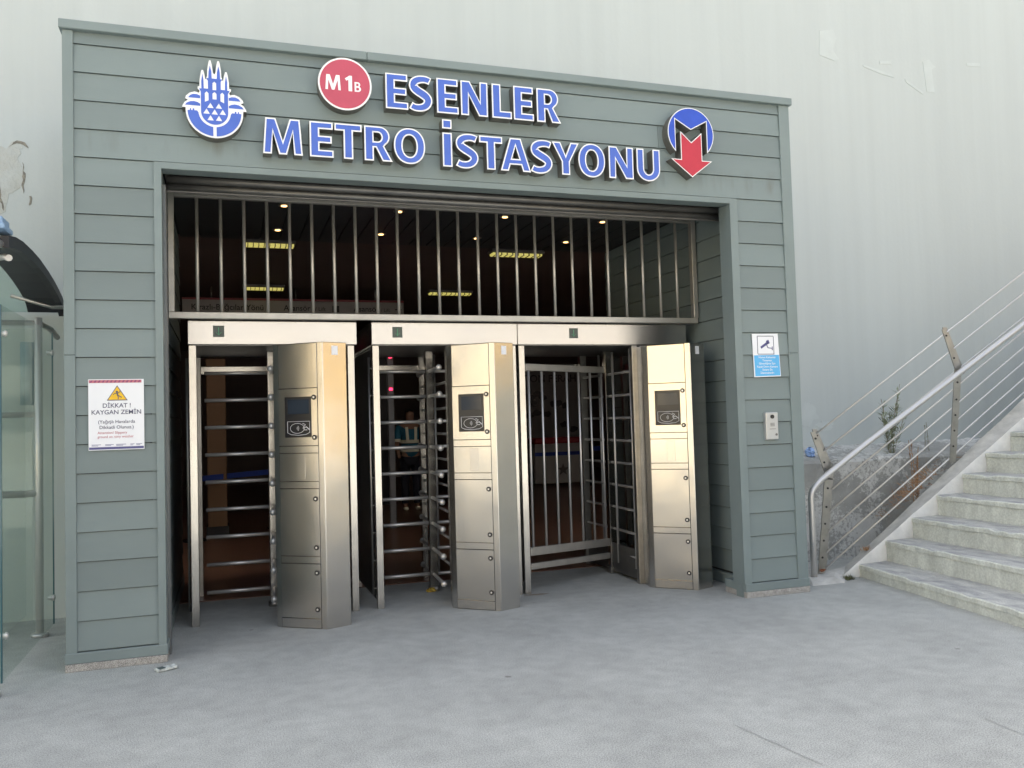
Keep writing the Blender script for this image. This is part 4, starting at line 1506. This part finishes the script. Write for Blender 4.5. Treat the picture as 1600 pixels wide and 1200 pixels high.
# ------------------------------------------------------------------ plants and litter
def weed(x, y, z, h, n, seed, label, leafm, stemm, spread=0.18, leaf=0.06, group=None):
    r = random.Random(seed)
    t = thing('weed_plant', (x, y, z), label, 'plant', group)
    st, lf = MB(), MB()
    for i in range(n):
        a = r.uniform(0, 6.28)
        bx, by = x + r.uniform(-0.03, 0.03), y + r.uniform(-0.02, 0.02)
        hh = h * r.uniform(0.55, 1.0)
        tx, ty = bx + math.cos(a) * spread * r.uniform(0.2, 1), by + math.sin(a) * spread * 0.5 * r.uniform(0.2, 1)
        pts = []
        for k in range(7):
            u = k / 6
            pts.append((bx + (tx - bx) * u ** 1.4 + r.uniform(-.008, .008), by + (ty - by) * u ** 1.4, z + hh * u))
        st.tube(pts, 0.0028, 4)
        for k in range(int(70 * hh / 0.8)):
            u = r.uniform(0.12, 1.0)
            q = pts[min(6, int(u * 6))]
            L = leaf * r.uniform(0.5, 1.2)
            b_ = r.uniform(0, 6.28)
            d = Vector((math.cos(b_), math.sin(b_) * 0.8, r.uniform(0.1, 1.1))).normalized() * L
            w_ = Vector((-math.sin(b_), math.cos(b_), 0.2)).normalized() * L * 0.10
            p = Vector(q) + Vector((0, 0, r.uniform(-.05, .05)))
            lf.add([p, p + d * 0.5 + w_, p + d, p + d * 0.5 - w_], [(0, 1, 2, 3)])
    st.build('stem', stemm, t)
    lf.build('leaves', leafm, t)
    return t
weed(7.78, 1.34, 1.02, 0.78, 8, 2, 'tall thin green weed growing on the ledge above the retaining wall', M['leaf'], M['stem'], 0.20, 0.085)
weed(7.62, 0.85, 0.45, 0.78, 5, 5, 'dry reddish stalk weed in the gap behind the stair curb', M['dry'], M['dry'], 0.12, 0.05)
weed(8.25, 1.34, 1.05, 0.36, 2, 8, 'small spindly weed on the ledge close to the middle railing post', M['leaf'], M['stem'], 0.08, 0.035)
t = thing('dry_clump', (7.42, 0.80, 0.50), 'tangle of dry brown grass behind the stair curb', 'plant')
b = MB()
r = random.Random(21)
for i in range(220):
    a = r.uniform(0, 6.28)
    p = Vector((7.40 + r.gauss(0, .16), 0.66 + r.uniform(-.1, .1), 0.60 + 0.55 * 0))
    p.z = 0.32 + 0.655 * (p.x - 6.80) - 0.03 + r.uniform(0, 0.10)
    d = Vector((math.cos(a), math.sin(a) * 0.4, r.uniform(-0.4, 0.8))).normalized() * r.uniform(0.05, 0.16)
    w_ = Vector((0.003, 0, 0.003))
    b.add([p - w_, p + w_, p + d], [(0, 1, 2)])
b.build('blades', M['dry'], t)['kind'] = 'stuff'
def tuft(x, y, z, n, s_, seed, label, m):
    r = random.Random(seed)
    b = MB()
    for i in range(n):
        a = r.uniform(0, 6.28)
        p = Vector((x + r.gauss(0, s_), y + r.gauss(0, s_ * .6), z))
        d = Vector((math.cos(a) * .5, math.sin(a) * .5, r.uniform(0.3, 1))).normalized() * r.uniform(0.02, 0.06)
        w_ = Vector((math.sin(a), -math.cos(a), 0)) * 0.004
        b.add([p - w_, p + w_, p + d], [(0, 1, 2)])
    o = b.build('grass_tuft', m)
    o.location = (0, 0, 0)
    return tag(o, label, 'plant')
tuft(6.26, 0.27, 0.0, 120, 0.035, 31, 'small green moss tuft at the foot of the stair curb', M['moss'])
tuft(6.62, 0.42, 0.215, 90, 0.03, 33, 'brown dead moss tuft lying on the sloping curb top', M['dry'])
t = thing('crumpled_wrapper', (6.78, 1.45, 1.05), 'crumpled light blue plastic wrapper lying on the ledge', 'litter')
b = MB()
b.ball((6.80, 1.42, 1.085), 0.052, 12, 8)
r = random.Random(3)
b.v = [(v[0] + r.uniform(-.016, .016), v[1] + r.uniform(-.016, .016), v[2] + r.uniform(-.012, .012)) for v in b.v]
b.sm = [False] * len(b.sm)
b.build('film', M['litter_blue'], t)
t = thing('flattened_carton', (0.60, -0.22, 0), 'small flattened drink carton lying on the ground by the left pillar', 'litter')
b = MB()
b.obox((0.545, -0.275, 0.002), (0.115, 0.055, 0.004), (-0.025, 0.055, 0), (0, 0, 0.018))
b.build('carton', M['litter'], t, 0.004)
b = MB()
b.obox((0.556, -0.270, 0.0205), (0.035, 0.017, 0.0012), (-0.022, 0.045, 0), (0, 0, 0.002))
b.build('printed_band', M['litter_dark'], t)
for i, (x, y, s_, lb) in enumerate(((2.70, 1.44, 0.035, 'crumpled yellow leaf at the foot of the middle turnstile column'), (6.07, 0.37, 0.02, 'rusty brown scrap beside the first railing post'))):
    b = MB()
    b.ball((x, y, 0.02 + (0.06 if i else 0)), s_, 9, 6, sc=(1.2, 0.8, 0.5))
    r = random.Random(40 + i)
    b.v = [(v[0] + r.uniform(-.012, .012), v[1] + r.uniform(-.012, .012), v[2] + r.uniform(-.008, .008)) for v in b.v]
    b.sm = [False] * len(b.sm)
    o = b.build('leaf_scrap', M['litter_yellow'] if i == 0 else M['brick_red'])
    tag(o, lb, 'litter')

# ------------------------------------------------------------------ glass shelter at the left edge
sh = thing('glass_shelter', (-0.6, 0.5, 0), 'glass walled shelter with a curved dark roof, left of the entrance', 'shelter')
XS = -0.30
b = MB()
b.add([(XS, -0.33, 0.06), (XS, 1.28, 0.06), (XS, 1.28, 2.30), (XS, -0.33, 2.30)], [(0, 1, 2, 3)])
b.build('glass_panel', M['glass'], sh)
b = MB()
b.box(XS - 0.0052, XS + 0.0052, -0.342, -0.331, 0.06, 2.30)
b.box(XS - 0.0052, XS + 0.0052, 1.281, 1.29, 0.06, 2.30)
b.build('glass_edge', M['glass_edge'], sh)
for y, z in ((-0.27, 2.13), (-0.27, 0.32), (1.22, 2.14), (1.22, 0.27)):
    b = MB()
    b.tube([(XS - 0.03, y, z), (XS + 0.022, y, z)], 0.015, 10)
    b.tube([(XS + 0.006, y, z), (XS + 0.016, y, z)], 0.022, 10)
    b.build('glass_clamp', M['ball'], sh)
b = MB()
b.tube([(XS - 0.05, -0.40, 0), (XS - 0.05, -0.40, 2.66)], 0.028, 12)
b.tube([(XS - 0.05, -0.40, 2.66), (XS - 0.03, -0.16, 2.70)], 0.026, 10)
b.tube([(XS - 0.05, -0.40, 0), (XS - 0.05, -0.40, 0.03)], 0.06, 12)
b.build('post', M['steel_tube'], sh)
b = MB()
b.tube([(-0.37, 1.14, 0), (-0.37, 1.14, 2.40)], 0.028, 12)
b.tube([(-0.37, 1.14, 0), (-0.37, 1.14, 0.03)], 0.06, 12)
b.build('post', M['steel_tube'], sh)
for z, rr_ in ((1.665, 0.021), (1.07, 0.026), (2.36, 0.02)):
    b = MB()
    b.tube([(-0.37, 1.14, z), (-3.2, 1.14, z)], rr_, 10)
    b.build('rail', M['steel_tube'], sh)
b = MB()
b.tube([(-2.2, 1.14, 0), (-2.2, 1.14, 2.40)], 0.028, 12)
b.build('post', M['steel_tube'], sh)
b = MB()
b.add([(-3.2, 1.17, 0.12), (-0.42, 1.17, 0.12), (-0.42, 1.17, 2.32), (-3.2, 1.17, 2.32)], [(0, 1, 2, 3)])
b.build('glass_panel', M['glass'], sh)
# arched roof: curve in y-z swept along x
_c = [(-0.20, 2.745), (-0.02, 2.775), (0.18, 2.79), (0.46, 2.79), (0.71, 2.78), (1.02, 2.75), (1.22, 2.722), (1.40, 2.69), (1.56, 2.652), (1.66, 2.61), (1.72, 2.56)]
arc = [(y, z - 0.075) for y, z in _c]
def arc_strip(off, th, x0, x1, name, m):
    b = MB()
    vs, fs = [], []
    for (y, z) in arc:
        d = Vector((y + 0.10, (z - 1.30) * 1.3)).normalized()
        for o in (off, off + th):
            vs += [(x0, y + d.x * o, z + d.y * o), (x1, y + d.x * o, z + d.y * o)]
    for i in range(len(arc) - 1):
        k = i * 4
        fs += [(k, k + 1, k + 5, k + 4), (k + 2, k + 6, k + 7, k + 3), (k, k + 4, k + 6, k + 2), (k + 1, k + 3, k + 7, k + 5)]
    k = (len(arc) - 1) * 4
    fs += [(0, 2, 3, 1), (k, k + 1, k + 3, k + 2)]
    b.add(vs, fs)
    return b.build(name, m, sh)
arc_strip(0.0, 0.075, -0.325, -0.28, 'roof_rib', M['roof_dark'])
arc_strip(0.055, 0.016, -0.56, -0.326, 'roof_border', M['roof_dark'])
arc_strip(0.055, 0.012, -3.2, -0.561, 'roof_sheet', M['glass'])
arc_strip(0.0, 0.07, -2.25, -2.18, 'roof_rib', M['roof_dark'])
b = MB()
b.box(-3.2, -0.28, -0.32, -0.10, 2.765, 2.80)
b.box(-3.2, -0.295, -0.30, -0.12, 2.80, 2.845)
b.build('gutter', M['gutter'], sh, 0.006)
b = MB()
b.tube([(-0.37, 1.14, 2.36), (-0.33, 1.40, 2.34), (-0.32, 1.62, 2.30)], 0.022, 10)
b.tube([(-0.60, 1.36, 2.60), (-0.32, 1.42, 2.52), (-0.14, 1.50, 2.53)], 0.016, 10)
b.build('roof_bracket', M['steel_dull'], sh)
b = MB()
b.tube([(-0.52, 1.55, 1.75), (-0.52, 1.55, 2.25)], 0.055, 14)
b.build('hanging_pipe', M['pipe'], sh)
b = MB()
b.tube([(-0.80, 0.30, 2.62), (-0.36, 0.05, 2.66), (-0.32, -0.02, 2.64)], 0.022, 8)
b.build('roof_bracket', M['steel_tube'], sh)

# ------------------------------------------------------------------ inside the hall
LG2 = 'lit downlights in the dark entrance ceiling'
dl = thing('downlight', (1.48, 1.47, 3.45), None, 'light', LG2)
b = MB()
b.tube([(1.48, 1.47, 3.440), (1.48, 1.47, 3.449)], 0.052, 14)
b.build('rim', M['steel_dull'], dl)
b = MB()
b.tube([(1.48, 1.47, 3.436), (1.48, 1.47, 3.4405)], 0.027, 12)
b.build('bulb', M['lamp_warm'], dl)
pos = ['leftmost', 'second from the left', 'third from the left', 'rightmost']
for j, y in enumerate((1.47, 2.43)):
    for i in range(4):
        o = dl if (i, j) == (0, 0) else copy_thing(dl, (i * 1.012 - (0 if j == 0 else 0), y - 1.47, 0))
        o['label'] = 'small warm lit downlight, %s of the %s row in the entrance ceiling' % (pos[i], 'front' if j == 0 else 'back')
def tube_lamp(x0, x1, y, z, label):
    t = thing('ceiling_lamp', ((x0 + x1) / 2, y, z), label, 'light', 'lit fluorescent ceiling lamps inside the hall')
    b = MB()
    b.box(x0 - 0.02, x1 + 0.02, y - 0.10, y + 0.10, z + 0.012, z + 0.05)
    b.build('housing', M['hall_grey'], t, 0.004)
    for k in range(3):
        b = MB()
        yy = y - 0.055 + 0.055 * k
        b.tube([(x0, yy, z), (x1, yy, z)], 0.016, 8)
        b.build('tube', M['lamp_tube'], t)
    b = MB()
    for k in range(9):
        xx = x0 + (x1 - x0) * (k + 0.5) / 9
        b.box(xx - 0.004, xx + 0.004, y - 0.09, y + 0.09, z - 0.020, z + 0.012)
    b.build('louvre', M['hall_grey'], t)
tube_lamp(1.20, 1.72, 3.62, 3.53, 'thin yellowish ceiling lamp near the front left of the hall ceiling')
tube_lamp(1.25, 1.80, 6.72, 3.53, 'yellowish lit ceiling lamp above the hanging direction sign')
tube_lamp(4.05, 4.68, 3.66, 3.53, 'yellowish lit ceiling lamp in front right, behind the middle grille bars')
tube_lamp(4.02, 4.68, 6.85, 3.53, 'yellowish lit ceiling lamp behind the grille, right of the direction sign')
tube_lamp(4.0, 4.62, 11.0, 3.53, 'far faint ceiling lamp low behind the grille, right of the sign arrow')

t = thing('direction_sign', (2.0, 7.0, 3.2), 'long dim hanging sign with direction lettering, lifts and an arrow', 'sign')
b = MB()
b.box(0.40, 3.64, 7.0, 7.06, 3.14, 3.40)
b.build('board', M['sign_board'], t, 0.004)
b = MB()
b.box(0.40, 3.64, 6.996, 7.07, 3.401, 3.43)
b.build('stripe', M['sign_stripe'], t)
for x in (0.8, 2.0, 3.2):
    b = MB()
    b.tube([(x, 7.03, 3.42), (x, 7.03, 3.60)], 0.012, 6)
    b.build('hanger', M['steel_dull'], t)
b = MB()
add_text(b, 'Kirazlı-Bağcılar Yönü', 0.52, 6.997, 3.255, 0.118, 0.012, 'LEFT')
add_text(b, 'Asansör', 1.82, 6.997, 3.255, 0.118, 0.012, 'LEFT')
add_text(b, '/ Lift', 2.28, 6.997, 3.255, 0.085, 0.0, 'LEFT')
add_text(b, 'Asansör', 2.86, 6.997, 3.255, 0.118, 0.012, 'LEFT')
add_text(b, '/ Lift', 3.28, 6.997, 3.255, 0.075, 0.0, 'LEFT')
b.build('lettering', M['black'], t)
b = MB()
b.box(2.54, 2.64, 6.995, 6.998, 3.24, 3.30)
b.box(2.54, 2.64, 6.995, 6.998, 3.301, 3.335)
b.build('lift_icon', M['black'], t)
b = MB()
b.tube([(3.50, 6.996, 3.29), (3.60, 6.996, 3.29)], 0.008, 5)
b.tube([(3.56, 6.996, 3.33), (3.60, 6.996, 3.29), (3.56, 6.996, 3.25)], 0.008, 5)
b.build('arrow_mark', M['black'], t)

# grey pole with red lamps
t = thing('indicator_pole', (3.25, 6.2, 0), 'slim grey pole with red indicator lights behind the middle turnstile', 'pole')
b = MB()
b.box(3.215, 3.30, 6.2, 6.28, 0.0065, 2.70)
b.build('pole_shaft', mat('pole_grey', (0.23, 0.23, 0.25), 0.5), t, 0.004)
b = MB()
for z in (2.62, 2.56, 2.49, 2.02):
    b.box(3.235, 3.28, 6.19, 6.199, z - 0.018, z + 0.018)
b.build('red_light', M['led_red'], t)

# pillars and panels
def pillar(name, x0, x1, y0, y1, m, label, cat='pillar', z1=3.598):
    t = thing(name, ((x0 + x1) / 2, (y0 + y1) / 2, 0), label, cat)
    b = MB()
    b.box(x0, x1, y0, y1, 0.0065, z1)
    b.build('shaft', m, t, 0.01)
    b = MB()
    b.box(x0 - 0.02, x1 + 0.02, y0 - 0.02, y1 + 0.02, 0.0065, 0.15)
    b.build('base', M['hall_dark'], t, 0.006)
pillar('hall_pillar', 0.72, 0.98, 6.6, 7.0 - 0.02, M['hall_col'], 'ochre pillar inside the hall seen through the left turnstile arms', z1=2.5)
pillar('hall_pillar', 6.25, 6.43, 4.6, 5.1, M['hall_col'], 'tall tan pillar inside the hall seen through the cage bars at the right')
pillar('hall_pillar', 6.70, 6.86, 5.2, 5.6, M['hall_grey'], 'grey pillar inside the hall, right of the tan pillar')
pillar('hall_column', 3.62, 3.95, 9.9, 10.3, M['hall_dark'], 'dark square column behind the standing person')
# blue belt barrier
t = thing('belt_barrier', (1.0, 6.9, 0), 'blue belt barrier seen low behind the left turnstile arms', 'barrier')
b = MB()
b.obox((0.55, 6.3, 0.80), (1.15, 0.9, 0.02), (0, 0.01, 0), (0, 0, 0.075))
b.build('belt', M['kiosk_blue'], t)
for x, y in ((0.55, 6.3), (1.70, 7.2)):
    b = MB()
    b.tube([(x, y, 0.006), (x, y, 0.92)], 0.03, 10)
    b.tube([(x, y, 0.006), (x, y, 0.03)], 0.16, 14)
    b.build('stanchion', M['hall_dark'], t)
# kiosk stand with poster wall
t = thing('kiosk', (8.2, 12.2, 0), 'promotional stand with a printed back wall, red top and white counter', 'kiosk')
b = MB()
b.box(7.40, 9.10, 12.4, 12.48, 0.3, 2.62)
b.build('back_wall', M['hall_grey'], t)
b = MB()
add_text(b, 'TION FERAH', 8.12, 12.395, 2.38, 0.24, 0.015)
b.build('lettering', M['black'], t)
b = MB()
r = random.Random(12)
for i in range(12):
    b.loops([blob(7.6 + r.random() * 1.3, 1.25 + r.random() * 0.95, 0.10, 0.07, 12, i, 0.5)], 12.392 - i * 0.0002, 12.4, front_only=True)
b.build('leaf_print', M['black'], t)['kind'] = 'stuff'
b = MB()
b.box(7.46, 8.62, 11.7, 12.2, 0.08, 0.78)
b.build('counter', M['kiosk_white'], t, 0.02)
b = MB()
b.box(7.46, 8.62, 11.68, 12.2, 0.97, 1.10)
b.build('counter_top', M['kiosk_red'], t, 0.02)
b = MB()
b.box(7.47, 8.61, 11.72, 12.18, 0.782, 0.968)
b.build('counter_neck', M['kiosk_white'], t)
b = MB()
b.box(7.46, 8.62, 11.688, 11.698, 0.70, 0.78)
b.build('blue_band', M['kiosk_blue'], t)
b = MB()
star = []
for i in range(10):
    a = R_(90 + 36 * i)
    q = 0.15 if i % 2 == 0 else 0.06
    star.append((8.12 + q * math.cos(a), 0.38 + q * math.sin(a)))
b.loops([star], 11.694, 11.7, front_only=True)
b.build('star_print', M['hall_grey'], t)
t = thing('belt_barrier', (9.4, 11.5, 0), 'blue belt barrier right of the promotional stand', 'barrier')
b = MB()
b.box(8.70, 10.4, 11.5, 11.51, 0.78, 0.88)
b.build('belt', M['kiosk_blue'], t)
for x in (8.70, 10.4):
    b = MB()
    b.tube([(x, 11.505, 0.006), (x, 11.505, 0.95)], 0.03, 10)
    b.build('stanchion', M['hall_dark'], t)

# person standing in the hall
def skinned(name, verts, edges, radii, m, parent, sub=1, root=0):
    me = bpy.data.meshes.new(name)
    me.from_pydata(verts, edges, [])
    ob = bpy.data.objects.new(name, me)
    COL.objects.link(ob)
    mod = ob.modifiers.new('skin', 'SKIN')
    for i, v in enumerate(me.skin_vertices[0].data):
        v.radius = radii[i] if isinstance(radii[i], tuple) else (radii[i], radii[i])
        v.use_root = (i == root)
    sm = ob.modifiers.new('sub', 'SUBSURF')
    sm.levels = sm.render_levels = sub
    bpy.context.view_layer.update()
    me2 = bpy.data.meshes.new_from_object(ob.evaluated_get(bpy.context.evaluated_depsgraph_get()))
    bpy.data.objects.remove(ob)
    bpy.data.meshes.remove(me)
    me2.name = name
    me2.materials.clear()
    me2.materials.append(m)
    for p in me2.polygons:
        p.use_smooth = True
        p.material_index = 0
    o = bpy.data.objects.new(name, me2)
    COL.objects.link(o)
    setp(o, parent)
    return o
PX, PY = 4.02, 8.6
pt = thing('person', (PX, PY, 0.006), 'person standing in a teal work vest with pale reflective bands', 'person')
def pv(l):
    return [(PX + a, PY + b_, c + 0.006) for a, b_, c in l]
bv = [(0, 0, 0.95), (0, 0.0, 1.12), (0, 0, 1.32), (0, 0, 1.46), (0, -0.01, 1.54), (0, -0.02, 1.64), (0, -0.02, 1.73),
      (-0.09, 0, 0.90), (-0.10, -0.01, 0.50), (-0.105, 0.02, 0.10), (-0.11, -0.10, 0.045),
      (0.09, 0, 0.90), (0.10, -0.01, 0.50), (0.105, 0.02, 0.10), (0.11, -0.10, 0.045),
      (-0.19, 0, 1.43), (-0.25, -0.02, 1.16), (-0.24, -0.16, 0.98), (-0.23, -0.23, 0.92),
      (0.19, 0, 1.43), (0.24, 0.0, 1.15), (0.23, -0.10, 0.92), (0.225, -0.14, 0.84)]
be = [(0, 1), (1, 2), (2, 3), (3, 4), (4, 5), (5, 6), (0, 7), (7, 8), (8, 9), (9, 10), (0, 11), (11, 12), (12, 13), (13, 14), (3, 15), (15, 16), (16, 17), (17, 18), (3, 19), (19, 20), (20, 21), (21, 22)]
br = [(0.15, 0.11), (0.135, 0.10), (0.16, 0.11), (0.13, 0.09), (0.055, 0.055), (0.085, 0.095), (0.07, 0.08),
      0.095, 0.065, 0.045, 0.04, 0.095, 0.065, 0.045, 0.04, 0.06, 0.045, 0.035, 0.03, 0.06, 0.045, 0.035, 0.03]
skinned('body', pv(bv), be, br, M['skin'], pt, 2)
tv = [(0, 0, 0.86), (0, 0, 1.12), (0, 0, 1.32), (0, 0, 1.47), (-0.185, 0, 1.43), (-0.25, -0.02, 1.17), (0.185, 0, 1.43), (0.24, 0, 1.16)]
skinned('work_vest', pv(tv), [(0, 1), (1, 2), (2, 3), (3, 4), (4, 5), (3, 6), (6, 7)], [(0.175, 0.135), (0.16, 0.125), (0.185, 0.135), (0.14, 0.105), 0.078, 0.064, 0.078, 0.064], M['vest'], pt, 2)
lv = [(0, 0, 0.93), (-0.095, 0, 0.86), (-0.10, -0.01, 0.50), (-0.105, 0.02, 0.09), (0.095, 0, 0.86), (0.10, -0.01, 0.50), (0.105, 0.02, 0.09)]
skinned('trousers', pv(lv), [(0, 1), (1, 2), (2, 3), (0, 4), (4, 5), (5, 6)], [(0.165, 0.125), 0.105, 0.08, 0.066, 0.105, 0.08, 0.066], M['cloth_dark'], pt, 2)
skinned('hair', pv([(0, 0.01, 1.68), (0, 0.0, 1.77)]), [(0, 1)], [(0.094, 0.10), (0.07, 0.08)], M['hair'], pt, 2)
for sgn in (-1, 1):
    skinned('shoe', pv([(0.105 * sgn, 0.03, 0.05), (0.11 * sgn, -0.13, 0.035)]), [(0, 1)], [(0.05, 0.055), (0.045, 0.035)], M['reflect'], pt, 1)
b = MB()
def band(z, rx, ry, hgt, cx_=0, cy_=0):
    n_ = 20
    vs, fs = [], []
    for k in range(n_):
        a = 2 * math.pi * k / n_
        for zz in (z, z + hgt):
            vs.append((PX + cx_ + rx * math.cos(a), PY + cy_ + ry * math.sin(a), zz))
    for k in range(n_):
        fs.append((2 * k, 2 * ((k + 1) % n_), 2 * ((k + 1) % n_) + 1, 2 * k + 1))
    b.add(vs, fs, 0, True)
band(1.02, 0.182, 0.150, 0.06)
band(1.17, 0.184, 0.150, 0.06)
band(1.20, 0.076, 0.076, 0.05, -0.243, -0.015)
band(1.20, 0.076, 0.076, 0.05, 0.232, 0)
for sgn in (-1, 1):
    b.obox((PX + 0.07 * sgn - 0.025, PY - 0.158, 1.20), (0.05, 0, 0), (0, 0.012, 0), (0.01 * sgn, 0.03, 0.25))
b.build('reflective_band', M['reflect'], pt)
